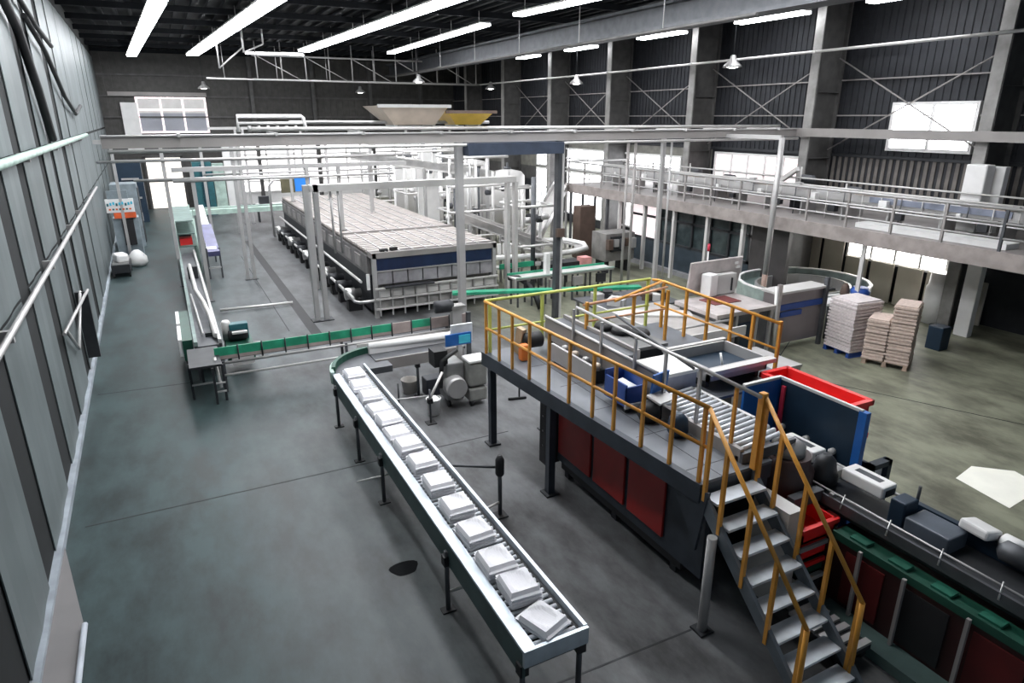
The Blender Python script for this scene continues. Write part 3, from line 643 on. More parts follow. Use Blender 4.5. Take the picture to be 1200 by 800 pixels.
tag(B(17.6,17.75,14.7,16.25,.0,2.6).build('bay_shade_panel', mat('bay_shade_brown',(.05,.045,.045),.5)),'dark panel for the shade in the open bay beside the office cabin','shade_panel')  # dark panel stands in for the shade inside the open bay
t = thing('signal_post','thin white post with red cap beside the cabin','post',(17.0,17.4,0))
T([(16.8,17.4,0),(16.8,17.4,1.5)],.03).build('pole', white, t); T([(16.8,17.4,1.5),(16.8,17.4,1.75)],.05).build('cap', redlab, t)

# ------------------------------------------------------------------ right hand machines
t = thing('steel_cabinet_machine','brushed steel machine housing with blue label strip on its side','machine',(14.6,11.6,0))
B(13.75,15.55,11.6,12.05,.22,1.62).build('body', mat('purple_grey_steel',(.30,.265,.27),.3,.4,.1,1), t)
B(13.72,15.58,11.57,11.6,1.16,1.32).build('label_strip', blue, t); B(13.9,14.7,11.55,11.58,.98,1.12).build('label', blue, t)
B(13.7,15.6,11.52,12.1,1.62,1.68).build('top_frame', pale, t)
for x in (13.7,15.5): B(x,x+.1,11.5,11.6,0,1.9).build('corner_post', steel if x<14 else dsteel, t)
T([(13.55,11.3,0),(13.5,11.45,1.9)],.045).build('prop', pale, t); B(13.45,13.7,11.2,11.45,0,.1).build('foot', dark, t)

# racetrack
t = thing('oval_conveyor','oval green grey racetrack conveyor with high rim','conveyor',(16.6,14,0))
def oval(cx, cy_, a, r, n=10):
    pts = []
    for k in range(n+1): th = -math.pi/2+math.pi*k/n; pts.append((cx+a+r*math.cos(th), cy_+r*math.sin(th)))
    for k in range(n+1): th = math.pi/2+math.pi*k/n; pts.append((cx-a+r*math.cos(th), cy_+r*math.sin(th)))
    return pts
def ring(out, inn, z0, z1, name, m_, par):
    n = len(out); vs = [(x,y,z) for z in (z0,z1) for x,y in out]+[(x,y,z) for z in (z0,z1) for x,y in inn]; fs=[]
    for i in range(n):
        j=(i+1)%n; fs += [(i,j,j+n,i+n),(2*n+j,2*n+i,3*n+i,3*n+j),(n+i,n+j,3*n+j,3*n+i),(j,i,2*n+i,2*n+j)]
    return MB().add(vs,fs).build(name, m_, par)
oc = (17.6,13.95)
ring(oval(*oc,.28,1.80),oval(*oc,.28,1.74),.62,1.06,'outer_rim',mat('green_grey',(.30,.36,.34),.4,.1),t)
ring(oval(*oc,.28,1.74),oval(*oc,.28,1.25),.78,.83,'belt',mat('green_grey2',(.17,.23,.22),.4,.1),t)
ring(oval(*oc,.28,1.25),oval(*oc,.28,1.19),.62,.98,'inner_rim',galv,t)
ring(oval(*oc,.28,1.82),oval(*oc,.28,1.72),1.06,1.10,'lip',white,t)
for k in range(6): MB().obox((16.7+k*.35,13.9+.2*(k%2),.78),.35,.08,.1,.3*k).build('linkage', (dark,galv)[k%2], t)
B(16.3,18.9,13.7,14.15,.66,.72).build('center_frame', dsteel, t)
for x,y in ((16.5,13.0),(18.7,13.0),(16.5,14.9),(18.7,14.9)): B(x-.05,x+.05,y-.05,y+.05,0,.7).build('leg', dark, t)
tag(MB().obox((18.0,12.6,.9),.4,.25,.12,.3).build('green_block', green),'small green block lying in the oval conveyor','block')
# cabinet with raised lid
t = thing('lidded_cabinet','low pale machine cabinet with its lid standing open','machine',(13,13.7,0))
B(11.5,13.35,11.4,12.75,.25,1.35).build('body', mat('dark_cabinet_grey',(.14,.14,.15),.5,.2), t)  # body in a darker grey than the top
B(11.4,13.4,11.3,12.85,1.35,1.45).build('top', mat('pinkish_steel',(.55,.50,.49),.4,.3), t)
MB().obox((12.85,13.0,1.92),1.9,.08,.95,.04,.12).build('open_lid', mat('pinkish_steel',(.55,.50,.49),.4,.3), t, bevel=.03)
MB().obox((12.45,12.75,1.78),.32,.32,.6,.2).build('white_side_box', white, t, bevel=.03)
MB().obox((13.0,12.82,1.74),.8,.2,.55,.02).build('inner_plate', pale, t, bevel=.02); B(13.2,13.23,12.68,12.72,1.55,1.9).build('handle', dark, t)
B(12.0,12.9,12.0,12.6,1.45,1.47).build('red_mat', mat('wine',(.16,.03,.03),.5), t)
for k in range(2): B(13.5+k*.08,13.62+k*.08,12.93,12.96,2.2-k*.12,2.26-k*.12).build('sticker', white, t)
for x in (11.5,12.1,12.8,13.3): B(x-.04,x+.04,11.32,11.4,0,1.35).build('leg', galv, t)
B(12.2,12.9,11.36,11.4,.4,1.1).build('dark_bay', navy, t)
# transfer tables in the middle
t = thing('sorting_table','wide pale steel sorting table with clutter between platform and cabinet','table',(10.8,12,0))
B(9.5,11.6,10.6,13.6,1.15,1.23).build('top', mat('worn_steel',(.50,.47,.45),.38,.4,.15,2), t)
B(9.5,11.6,10.55,10.6,1.15,1.38).build('edge', pale, t); B(9.45,9.5,10.6,13.6,1.15,1.38).build('edge', pale, t)
for x in (9.6,11.5):
    for y in (10.7,13.4): B(x-.04,x+.04,y-.04,y+.04,0,1.15).build('leg', dsteel, t)
B(9.8,11.2,11.0,13,.5,.9).build('lower_box', dark, t); T([(9.6,10.9,1.45),(11.4,10.9,1.45)],.03).build('rail', galv, t)
MB().beam((9.6,13.2,1.26),(11.4,12.2,1.26),.5,.05).build('chute', pale, t)
for k in range(10):
    x=11.2+rnd.uniform(-.8,1.0); y=14.7+rnd.uniform(-.45,.6)
    nm,lab,m_ = [('work_case','dark case on the back bench','dark'),('work_carton','pale carton on the back bench','pale')][k%2]
    tag(MB().obox((x,y,1.03+.1),rnd.uniform(.2,.5),rnd.uniform(.2,.4),.2,rnd.uniform(0,1)).build(nm, (dark,pale,galv,brass)[k%4], bevel=.01), f'{lab} left of the open lid, {ORD[k]} in the clutter','box','clutter on the back bench')
t = thing('back_bench','long grey bench holding clutter behind the sorting table','bench',(11.4,14.8,0))
B(10.0,12.6,13.9,15.6,.98,1.03).build('top', dsteel, t)
for x in (10.1,12.5):
    for y in (14.0,15.5): B(x-.04,x+.04,y-.04,y+.04,0,.98).build('leg', galv, t)
# person-like bench corner avoided: dark worktable left of the cabinet
t = thing('inspection_bench','dark inspection bench with grey top right of the platform rail','bench',(10.4,9.6,0))
B(9.7,11.6,8.9,10.2,.9,.97).build('top', galv, t); B(9.8,11.5,9.0,10.1,.25,.9).build('body', dark, t); B(9.75,10.5,8.86,8.9,.3,.85).build('front_panel', warm, t)
for x in (9.76,11.54): B(x-.04,x+.04,8.92,9.0,0,.9).build('leg', galv, t)
# pallets with stacked pulp slabs
def pallet(o, u, v, lu, lv, m_, label, name='pallet'):
    u = Vector((*u,0)).normalized(); v = Vector((*v,0)).normalized(); o = Vector((*o,0)); rz = math.atan2(u.y,u.x)
    t = thing(name, label, 'pallet', o)
    for k in range(7): c_ = o+u*lu/2+v*(lv*(k+.5)/7); MB().obox((c_.x,c_.y,.13),lu,lv/9,.025,rz).build('board', m_, t)
    for k in range(3):
        c_ = o+u*(lu*(.06+.44*k))+v*lv/2; MB().obox((c_.x,c_.y,.07),.09,lv,.095,rz).build('runner', m_, t)
        MB().obox((c_.x,c_.y,.011),.12,lv,.022,rz).build('foot_board', m_, t)
    return o,u,v,rz
def slabs(o,u,v,rz, u0,u1,v0,v1, n, h, m_, where, group):
    for k in range(n):
        c_ = o+u*((u0+u1)/2+rnd.uniform(-.012,.012))+v*((v0+v1)/2+rnd.uniform(-.012,.012))
        m = MB(); z = .145+k*h
        m.obox((c_.x,c_.y,z+h*.30),u1-u0,v1-v0,h*.56,rz); m.obox((c_.x,c_.y,z+h*.79),(u1-u0)*.90,(v1-v0)*.92,h*.42,rz)
        tag(m.build('pulp_slab', m_), f'flat bundle of pulp trays, {where}, {ORD[k]} from the pallet', 'bundle', group)
P_ = pallet((15.34,11.22),(-.1,-1),(1,-.1),.86,.95,blue,'blue plastic pallet under the left stack of pulp bundles')
slabs(*P_,0,.86,0,.93,15,.09,pulpg,'greyish left stack','greyish bundles on the blue pallet')
P_ = pallet((15.26,10.02),(.42,-.907),(.907,.42),1.06,.84,mat('pallet_wood',(.42,.31,.24),.8),'wooden pallet under the beige stacks of pulp bundles')
slabs(*P_,0,.5,0,.82,12,.088,pulpb,'lower beige stack','beige bundles on the wooden pallet, low stack')
slabs(*P_,.52,1.05,0,.82,17,.088,pulpb,'tall beige stack','beige bundles on the wooden pallet, tall stack')
t = thing('packing_table','white rounded packing table behind the pallet stacks','table',(16.5,11.9,0))
MB().prism([(15.9,11.7),(17.2,11.2),(17.5,11.5),(17.4,12.0),(16.2,12.2)],1.0,1.08).build('top', white, t, bevel=.02)
for x,y in ((16.1,11.8),(17.2,11.4),(17.2,11.9)): T([(x,y,0),(x,y,1.0)],.035).build('leg', dark, t)
tag(MB().lathe((17.3,11.75,1.08),[(.16,0),(.24,.05),(.27,.2),(.2,.3)],12).build('blue_sack', blue),'blue sack lying on the white packing table','sack')
tag(MB().lathe((17.05,12.05,1.08),[(.1,0),(.14,.08),(.1,.3),(.05,.38)],12).build('brown_jar', brass),'small brown jar on the packing table','jar')
tag(B(17.9,18.3,9.6,10.0,0,.65).build('dark_bin', navy, bevel=.02),'small dark bin on the floor right of the tall beige stack','bin')
tag(MB().prism([(11.57,5.46),(12.25,5.58),(12.75,5.12),(12.6,4.6),(11.38,4.5)],.001,.006).build('pale_floor_patch', mat('cream_patch',(.95,.94,.84),.6,0,.03)),'large flat cream patch on the olive floor at right','sheet')  # thin near-white shape lying flat on the floor

# ------------------------------------------------------------------ raised platform
D = 1.86
def ex(y): return 4.80+.065*(10.4-y)
t = thing('platform','raised grey steel work platform with yellow railings and stairs','platform',(5,8,0)); PL = t
MB().prism([(ex(5.1)+.05,5.1),(6.35,5.1),(6.95,6.9),(8.9,6.9),(8.9,10.5),(ex(10.5)+.05,10.5)],D-.04,D).build('deck', deckm, t)
MB().prism([(ex(5.05)-.04,5.05),(ex(5.05)+.06,5.05),(ex(10.5)+.06,10.5),(ex(10.5)-.04,10.5)],D-.24,D+.01).build('edge_beam', mat('slate_beam',(.04,.05,.065),.45,.2), t); B(4.9,8.9,10.42,10.5,D-.24,D-.04).build('edge_beam', MATS['slate_beam'], t)
B(5.2,6.35,5.1,5.18,D-.24,D-.04).build('edge_beam', MATS['slate_beam'], t); B(8.82,8.9,6.9,10.5,D-.24,D-.04).build('edge_beam', MATS['slate_beam'], t)
for x,y in ((4.98,8.3),(4.9,10.35),(6.1,10.4),(8.8,10.3),(8.8,7.0),(6.3,5.2),(6.9,6.95)):
    B(x-.06,x+.06,y-.06,y+.06,0,D-.04).build('leg', MATS['slate_beam'], t); B(x-.12,x+.12,y-.12,y+.12,0,.03).build('foot', dark, t)
MB().xprism([(4.92,D-.04),(5.5,D-.24),(5.05,.95)],5.12,5.16).build('gusset', MATS['slate_beam'], t)
for k in range(5): B(5.2,5.9,5.4+k*1.0,5.41+k*1.0,D,D+.002).build('plate_joint', jm, t)
B(5.5,5.51,5.1,10.4,D,D+.002).build('plate_joint', jm, t)
r1 = thing('yellow_railing','long orange yellow railing along the left edge of the platform','railing',(4.86,8,D))
T([(ex(5.05)-.01,5.05,2.86),(ex(10.4)-.01,10.4,2.86)],.027).build('top_rail', yellow, r1); T([(ex(5.05),5.05,2.36),(ex(10.4),10.4,2.36)],.024).build('mid_rail', yellow, r1)
for y in (5.12,5.62,6.15,6.72,7.2,7.78,8.33,8.9,9.45,9.9,10.38): B(ex(y)-.021,ex(y)+.021,y-.021,y+.021,D+.01,2.85).build('post', yellow, r1)
r2 = thing('back_railing','lime yellow railing along the far edge of the platform','railing',(6.7,10.42,D))
T([(ex(10.4),10.42,2.86),(8.55,10.42,2.86)],.03).build('top_rail', lime, r2); T([(4.84,10.42,2.3),(8.55,10.42,2.3)],.022).build('mid_rail', lime, r2)
for x in (4.9,6.0,7.2,8.5): B(x-.025,x+.025,10.40,10.45,D,2.85).build('post', lime, r2)
r3 = thing('right_railing','orange yellow railing along the right side of the platform','railing',(8.75,9,D))
T([(8.55,10.36,2.86),(8.7,10.2,2.84),(8.72,7.2,2.76)],.03).build('top_rail', yellow, r3); T([(8.6,10.3,2.36),(8.74,7.2,2.3)],.022).build('mid_rail', yellow, r3)
for y in (10.2,9.5,8.9,8.3,7.8,7.22): B(8.70,8.75,y-.025,y+.025,D,2.8).build('post', yellow, r3)
T([(6.9,9.35,2.86),(8.5,10.0,2.9)],.028).build('top_rail', yellow, r3)
r5 = thing('inner_yellow_railing','short orange railing crossing the middle of the platform','railing',(7.6,9.7,D))
T([(6.35,9.55,2.80),(7.5,9.5,2.86),(8.3,9.6,2.9)],.026).build('top_rail', mat('salmon_orange',(.70,.36,.20),.4), r5); T([(6.4,9.5,2.5),(8.2,9.5,2.5)],.022).build('mid_rail', MATS['salmon_orange'], r5)
for x in (6.4,7.45,8.25): B(x-.025,x+.025,9.48,9.53,D,2.86).build('post', yellow, r5)
r4 = thing('grey_railing','grey steel railing along the machine side of the platform walkway','railing',(5.95,7,D))
T([(5.90,5.02,2.86),(6.05,9.3,2.86)],.026).build('top_rail', galv, r4); T([(6.6,6.9,2.45),(6.9,9.3,2.6)],.022).build('mid_rail', dsteel, r4)
for y in (5.45,6.1,6.8,7.5,8.4,9.25): B(5.94,5.98,y-.02,y+.02,D,2.85).build('post', galv if y>5.5 else yellow, r4)
B(5.95,6.03,5.02,5.10,D,2.88).build('post', yellow, r4)
# stairs
T([(5.07,4.74,0),(5.07,4.74,1.35)],.06,12).build('leg', galv, t if False else PL); B(4.97,5.17,4.64,4.84,0,.03).build('foot', dark, PL)
st = thing('steel_stairs','steep grey steel stairs with orange yellow handrails','stairs',(5.4,4.3,0))
SY0, SY1 = 5.08, 3.32
def sl(y): return D*(y-SY1)/(SY0-SY1)
for x in (5.13,5.98): MB().xprism([(SY0,D),(SY0,D-.26),(SY1,-.0),(SY1-.12,0),(SY1-.12,.06)],x,x+.05).build('stringer', mat('stringer_grey',(.16,.185,.21),.45,.3), st)
for k in range(8):
    z = D*(k+.55)/8.2; y = SY1+(SY0-SY1)*(k+.55)/8.2
    B(5.18,5.98,y-.12,y+.11,z-.035,z).build('step', stepm, st, bevel=.004)
for x,ytop in ((5.14,0),(6.0,0)):
    T([(x,5.06,2.86),(x,3.42,1.05)],.026).build('handrail', yellow, st)
    for y in (5.0,4.72,4.3,3.88,3.45):
        z1 = 1.05+(2.86-1.05)*(y-3.42)/(5.06-3.42); z0 = max(0,sl(y)-.1)
        B(x-.022,x+.022,y-.022,y+.022,z0,z1).build('handrail_post', yellow, st)
    T([(x,3.42,1.05),(x,3.40,.0)],.03).build('handrail_post', yellow, st)
# red clad machine under the platform
t = thing('red_machine','machine with dark red side panels under the platform','machine',(5.6,7,0))
B(5.5,7.15,5.5,8.8,.32,1.6).build('body', dark, t); B(5.42,5.5,5.2,8.8,.30,1.62).build('side_frame', mat('slate_beam',(.04,.05,.065),.45,.2), t)
for k,(a,b) in enumerate(((7.75,8.72),(6.85,7.65),(5.95,6.75))): B(5.38,5.42,a,b,.48,1.5).build('red_panel', red, t, bevel=.01)
B(5.45,7.1,5.6,8.7,.16,.32).build('base', black, t)
for y in (5.8,7.2,8.6): B(5.5,5.62,y-.06,y+.06,0,.32).build('foot', dark, t)
for k in range(4): MB().lathe((5.3,8.95,.55+k*.28),[(.02,-.1),(.09,-.09),(.09,.08),(.03,.1)],10,'X').build('valve', galv, t)
B(5.2,5.5,8.85,9.05,.2,1.7).build('valve_block', black, t)

# ---- line on the platform
t = thing('feed_conveyor','grey sided belt conveyor on the platform deck','conveyor',(6.1,8.8,D))
B(6.0,6.06,7.0,10.3,2.02,2.42).build('side_panel', warm, t); B(6.40,6.46,8.0,10.3,2.05,2.42).build('side_panel', warm, t)
B(6.06,6.40,8.0,10.3,2.30,2.36).build('belt', dsteel, t); T([(6.0,7.0,2.45),(6.0,10.3,2.45)],.025).build('guide_rail', pale, t)
for y in (8.2,9.0,10.1): B(6.0,6.46,y-.05,y+.05,D,2.06).build('foot', dark, t)
MB().lathe((5.55,9.95,2.15),[(.04,-.2),(.14,-.18),(.15,.14),(.06,.2)],14,'X').build('motor', black, t)
t = thing('lower_belt','short grey guard panel and drive beside the walkway','conveyor',(5.75,9,D))
B(5.66,5.71,8.2,9.5,1.9,2.2).build('guard', galv, t); B(5.71,5.95,8.2,9.5,1.9,2.1).build('bed', black, t)
for k in range(4): MB().lathe((5.83,8.3+k*.33,2.14),[(.02,-.05),(.06,-.04),(.06,.04),(.02,.06)],10).build('roller_cap', (cream,galv)[k%2], t)
tag(MB().obox((5.35,10.1,2.12),.10,.16,.5,.3,.2).build('wooden_board', mat('board_wood',(.55,.42,.28),.7)),'small wooden board standing at the far left corner of the platform','board')
tag(MB().obox((5.25,9.75,2.02),.16,.16,.3).build('orange_can', mat('orange_can',(.85,.22,.03),.4), bevel=.03),'small orange can by the yellow rail on the platform','can')
t = thing('grey_hood_table','dark grey flat table behind the feed conveyor on the platform','table',(7.2,8.7,D))
B(6.5,7.25,8.25,9.6,2.28,2.34).build('top', mat('table_grey',(.20,.20,.20),.4,.2), t); B(6.54,7.2,8.3,9.55,1.95,2.28).build('body', dark, t)
for x in (6.6,7.15): B(x-.03,x+.03,8.4,9.5,D,1.95).build('foot', dark, t)
for k,(x,y) in enumerate(((6.72,9.4),(6.85,9.05),(7.05,8.8))): tag(MB().lathe((x,y,2.34),[(.14,0),(.2,.03),(.18,.09),(.1,.13),(.04,.14)],9).build('black_bag', black), f'black lumpy bag on the dark platform table, {ORD[k]} from the left','bag','black bags on the platform table')
t = thing('white_table','white topped packing table in the middle of the platform','table',(7.2,7.4,D))
B(6.1,7.05,7.2,7.95,2.22,2.28).build('top', white, t, bevel=.01); B(6.15,7.0,7.25,7.9,1.95,2.22).build('body', mat('pale_blue_grey',(.38,.40,.48),.4), t)
for x in (6.2,6.95): B(x-.04,x+.04,7.3,7.85,D,1.95).build('foot', dark, t)
t = thing('roller_table','wide curved roller table with white rollers near the stairs','conveyor',(6.6,6.2,D))
fr_ = [(6.05+.0,5.2),(6.05,6.85)]
B(5.93,6.0,5.25,7.1,D,2.04).build('side_frame', warm, t); B(6.82,6.88,5.9,7.1,D+.02,2.02).build('side_frame', galv, t)
for k in range(17):
    y = 7.05-k*.108; T([(6.0,y,1.99),(6.84,y+.10,1.99)],.034,8).build('roller', MATS['zinc_roller2'] if 'zinc_roller2' in MATS else mat('zinc_roller2',(.80,.82,.86),.35,.3), t)
B(5.93,6.88,5.2,5.25,D,2.0).build('end_frame', dsteel, t)
for x in (5.96,6.84):
    for y in (5.3,6.95): B(x-.03,x+.03,y-.03,y+.03,D-.3,1.93).build('leg', dark, t)
t = thing('steel_vat','low dark steel vat right of the roller table','vat',(8,7.2,D))
m = MB().box(7.2,8.5,7.2,7.25,2.0,2.22).box(7.2,8.5,8.15,8.2,2.0,2.22).box(7.2,7.25,7.2,8.2,2.0,2.22).box(8.45,8.5,7.2,8.2,2.0,2.22); m.build('wall', galv, t)
B(7.25,8.45,7.25,8.15,2.0,2.04).build('floor_plate', navy, t); B(7.15,8.55,7.06,7.2,2.16,2.23).build('front_ledge', pale, t); B(7.15,8.55,8.2,8.28,2.18,2.24).build('back_ledge', pale, t)
for x in (7.3,8.4): B(x-.04,x+.04,7.3,8.1,D,2.0).build('foot', dark, t)
T([(7.9,7.6,2.04),(7.93,7.7,2.22)],.02).build('tap', white, t)
for k,(x,y,z,m_,nm,lab) in enumerate(((5.86,6.85,2.2,blue,'blue_crate','dark blue crate on the walkway side of the white table'),(6.28,7.0,2.36,blue,'blue_chute','bright blue folded sheet above the rollers by the white table'))):
    t = thing(nm,lab,'crate',(x,y,D))
    if k==0:
        MB().box(5.52,5.88,7.1,7.65,1.95,1.98).box(5.52,5.55,7.1,7.65,1.98,2.30).box(5.85,5.88,7.1,7.65,1.98,2.36).box(5.52,5.88,7.1,7.13,1.98,2.26).box(5.52,5.88,7.62,7.65,1.98,2.38).build('tub', blue, t, bevel=.008)
        B(5.50,5.88,7.06,7.1,1.94,2.0).build('rim', pale, t); MB().obox((5.7,7.35,2.2),.22,.3,.02,.3,.2).build('papers', white, t); B(5.54,5.60,7.12,7.18,D,1.95).build('foot', dark, t); B(5.8,5.86,7.55,7.6,D,1.95).build('foot', dark, t)
    else:
        MB().obox((5.92,6.85,2.36),.34,.03,.34,.2,.1).build('sheet', bblue, t); MB().obox((5.86,6.72,2.2),.36,.26,.03,.2,.2).build('base_flap', pale, t); B(5.84,5.88,6.7,6.8,D,2.2).build('foot', dark, t)
tag(MB().lathe((5.68,6.75,D),[(.12,0),(.17,.1),(.14,.24),(.06,.3)],12).build('black_sack', black),'black rounded sack on the deck beside the blue crate','sack')
tag(MB().lathe((5.74,6.2,D),[(.1,0),(.15,.08),(.13,.26),(.05,.34)],12).build('navy_drum', navy),'small navy drum on the deck beside the roller table','drum')
t = thing('transfer_drum','dark round hub with steel clamps between rollers and packing line','machine',(6.9,5.3,1.2))
MB().lathe((6.88,5.3,1.2),[(.34,0),(.36,.1),(.36,.35),(.3,.42),(.3,.55)],20).build('drum', mat('wine_dark',(.06,.03,.03),.5), t)
MB().lathe((6.88,5.3,1.75),[(.22,0),(.22,.12),(.1,.2)],16).build('cap', galv, t); B(6.5,7.05,4.8,4.92,1.25,1.4).build('clamp', dsteel, t); B(6.75,7.0,5.15,5.45,0,1.2).build('column', dark, t)

# ------------------------------------------------------------------ packing line running to the lower right
t = thing('packing_line','dark packing conveyor running out of the frame at lower right','conveyor',(7.4,3.5,0))
B(7.08,7.75,1.0,5.8,1.14,1.26).build('bed', mat('line_dark',(.03,.032,.036),.5,.2), t)
B(7.02,7.06,1.0,5.8,1.22,1.36).build('side_plate', dsteel, t); T([(7.75,1.0,1.42),(7.75,5.8,1.42)],.022).build('guide_rail', galv, t); T([(7.1,1.0,1.40),(7.1,5.4,1.40)],.014).build('guide_rail', galv, t)
B(7.72,7.80,1.0,4.2,1.2,1.45).build('blue_side', navy, t)
for y in (1.6,3.0,4.4,5.6):
    B(7.65,7.75,y-.05,y+.05,0,1.0).build('leg', blue if y>4 else dark, t)
for k in range(7): y=1.4+k*.62; T([(6.98,y,1.30),(7.12,y+.05,1.44)],.010,6).build('guide_clamp', steel, t)
def cover(name, label, c_, sx, sy, sz):
    t = thing(name, label, 'cover', c_); x,y,z=c_
    B(x-sx/2,x+sx/2,y-sy/2,y+sy/2,z,z+sz).build('case', white, t, bevel=.025)
    B(x-.05,x+.05,y-sy*.3,y+sy*.3,z+sz,z+sz+.003).build('printed_line', dsteel, t); B(x-sx/2+.05,x+sx/2-.05,y-sy/2-.01,y-sy/2,z+.03,z+sz-.05).build('end_vent', dark, t)
cover('white_cover','white motor cover on the packing line nearest the stairs',(7.58,5.62,1.42),.26,.60,.17)
cover('white_cover','long white motor cover on the packing line, further right',(7.58,4.57,1.42),.28,.60,.17)
t = thing('black_motor','black domed motor between the two white covers','motor',(7.22,4.78,1.3))
MB().lathe((7.36,5.06,1.32),[(.18,0),(.18,.12),(.15,.2),(.13,.32),(.06,.4)],18).build('dome', dark, t); B(7.36,7.62,4.95,5.18,1.36,1.48).build('gearbox', galv, t); B(7.04,7.12,4.66,4.72,1.3,1.4).build('clamp', steel, t)
t = thing('navy_press','navy blue press block at the end of the second white cover','machine',(7.5,4.0,1.22))
B(7.35,7.62,3.92,4.12,1.22,1.58).build('block', navy, t, bevel=.02); B(7.3,7.68,3.35,3.88,1.24,1.46).build('flat_case', mat('slate_case',(.10,.12,.15),.4), t, bevel=.02); T([(7.62,3.95,1.5),(7.62,3.95,1.75)],.02).build('knob_rod', dsteel, t)
tag(MB().obox((7.74,3.28,1.52),.28,.34,.12,-.1,0,.2).build('white_hood', white, bevel=.03),'white plastic hood tilted on the packing line','hood')
t = thing('clamped_roll','pale roll with dark core on the packing line','roll',(7.7,2.75,1.3))
MB().lathe((7.7,2.85,1.44),[(.05,-.2),(.12,-.18),(.12,.14),(.04,.2)],14,'Y').build('roll', dsteel, t); MB().lathe((7.83,2.95,1.46),[(.04,-.15),(.1,-.13),(.1,.12),(.03,.16)],12,'Y').build('bright_roll', white, t)
tag(MB().obox((7.5,2.35,1.42),.26,.36,.16,.1).build('clear_case', mat('pale_case',(.55,.58,.60),.2,.3), bevel=.03),'pale steel case on the packing line at the right picture edge','case')
t = thing('red_vat_machine','big dark red machine with green rim at lower right','machine',(6.95,2.8,0))
B(6.82,7.4,.6,4.5,.14,1.02).build('body', mat('very_dark_red',(.03,.004,.004),.5), t); 
for k in range(5): B(6.80,6.82,.7+k*.75,1.2+k*.75,.2,.92).build('panel', black if k%2 else mat('deep_red',(.10,.006,.006),.5), t)
B(6.84,7.06,.6,4.42,1.02,1.08).build('green_rim', dgreen, t); B(6.80,6.84,.6,4.42,1.0,1.10).build('rim_edge', dgreen, t)
for k in range(7): B(6.85,7.0,1.0+k*.5,1.22+k*.5,1.08,1.12).build('green_block', mat('mid_green',(.02,.13,.085),.4), t)
for y in (4.0,3.45,2.75,1.9): B(6.74,6.78,y-.02,y+.02,0,1.06).build('grey_leg', warm, t)
B(6.5,7.4,.6,4.3,0,.14).build('plinth', mat('teal_plinth',(.10,.16,.15),.5), t)
# screens
t = thing('blue_screen_pen','dark blue panel screen with white top edge beside the packing line','screen',(7.9,5.8,0))
B(7.98,8.03,5.1,6.52,.55,2.18).build('side_panel', navy, t); B(7.98,8.03,5.08,6.52,2.18,2.22).build('top_edge', pale, t)
B(7.25,7.98,6.48,6.52,.9,2.18).build('front_panel', bblue, t); B(7.25,7.98,6.47,6.53,2.18,2.22).build('top_edge', pale, t)
B(7.94,7.98,6.34,6.40,1.3,2.1).build('red_label', redlab, t); B(7.94,7.98,6.40,6.44,1.2,1.6).build('blue_label', blue, t)
B(7.97,8.06,5.0,5.12,0,2.2).build('corner_post', bblue, t); B(7.97,8.06,6.45,6.55,0,2.2).build('corner_post', bblue, t)
for k in range(3): MB().lathe((7.96,5.4+k*.45,1.45-.0*k),[(.02,-.05),(.05,-.04),(.05,.03)],10,'X').build('bolt', pale, t)
t = thing('dark_stand','small dark frame stand behind the blue screen','stand',(8.6,5.2,0))
B(8.35,8.40,5.0,5.3,0,1.3).build('post', navy, t); B(8.7,8.78,5.0,5.1,0,1.3).build('post', navy, t); B(8.35,8.78,5.0,5.12,1.22,1.3).build('crossbar', navy, t); B(8.4,8.7,5.08,5.1,.6,1.22).build('white_sheet', white, t)
for k in range(4):
    z = .02+k*.53
    t = thing('red_crate', f'bright red plastic crate behind the blue screen, {ORD[k]} from the floor', 'crate', (8.65,6.2,z), 'red crates behind the screen')
    m = MB().box(8.14,8.7,5.45,6.95,z,z+.04); m.box(8.14,8.18,5.45,6.95,z,z+.48).box(8.66,8.7,5.45,6.95,z,z+.48).box(8.14,8.7,5.45,5.49,z,z+.48).box(8.14,8.7,6.91,6.95,z,z+.48); m.build('tub', bred, t)
    MB().box(8.10,8.74,5.41,5.45,z+.4,z+.48).box(8.10,8.74,6.95,6.99,z+.4,z+.48).box(8.10,8.14,5.41,6.99,z+.4,z+.48).box(8.7,8.74,5.41,6.99,z+.4,z+.48).build('rim', bred, t)
    for y in (5.9,6.4): B(8.18,8.66,y,y+.04,z+.04,z+.3).build('rib', bred, t)
# crates below the stairs
for k in range(3):
    z = .45+k*.26
    t = thing('red_tote', f'red tote under the stair landing beside the packing line, {ORD[k]} from below', 'tote', (6.75,4.85,z), 'red totes beside the stairs')
    MB().box(6.35,6.95,4.5,5.1,z,z+.03).box(6.35,6.38,4.5,5.1,z,z+.22).box(6.92,6.95,4.5,5.1,z,z+.22).box(6.35,6.95,4.5,4.53,z,z+.22).box(6.35,6.95,5.07,5.1,z,z+.22).build('tub', bred if k else dgreen, t); B(6.32,6.98,4.47,4.5,z+.16,z+.22).build('rim', galv if k==1 else bred, t)
t = thing('tote_stand','pale steel stand carrying the red totes beside the stairs','stand',(6.6,4.8,0))
B(6.3,7.0,4.45,5.15,.38,.44).build('top', pale, t); B(6.05,6.28,4.5,5.05,.1,1.5).build('white_cabinet', pale, t)
for x in (6.34,6.94):
    for y in (4.5,5.1): B(x-.03,x+.03,y-.03,y+.03,0,.38).build('leg', galv, t)
t = thing('slatted_dolly','grey slatted dolly on the floor beside the stairs','dolly',(6.3,3.9,0))
for k in range(6): B(6.02,6.48,3.5+k*.14,3.58+k*.14,.22,.26).build('slat', galv, t)
B(6.02,6.48,3.5,4.3,.16,.22).build('frame', dark, t)
for x in (6.08,6.42):
    for y in (3.6,4.2): MB().lathe((x,y,.08),[(.02,-.03),(.08,-.03),(.08,.03),(.02,.03)],10,'X').build('wheel', black, t)

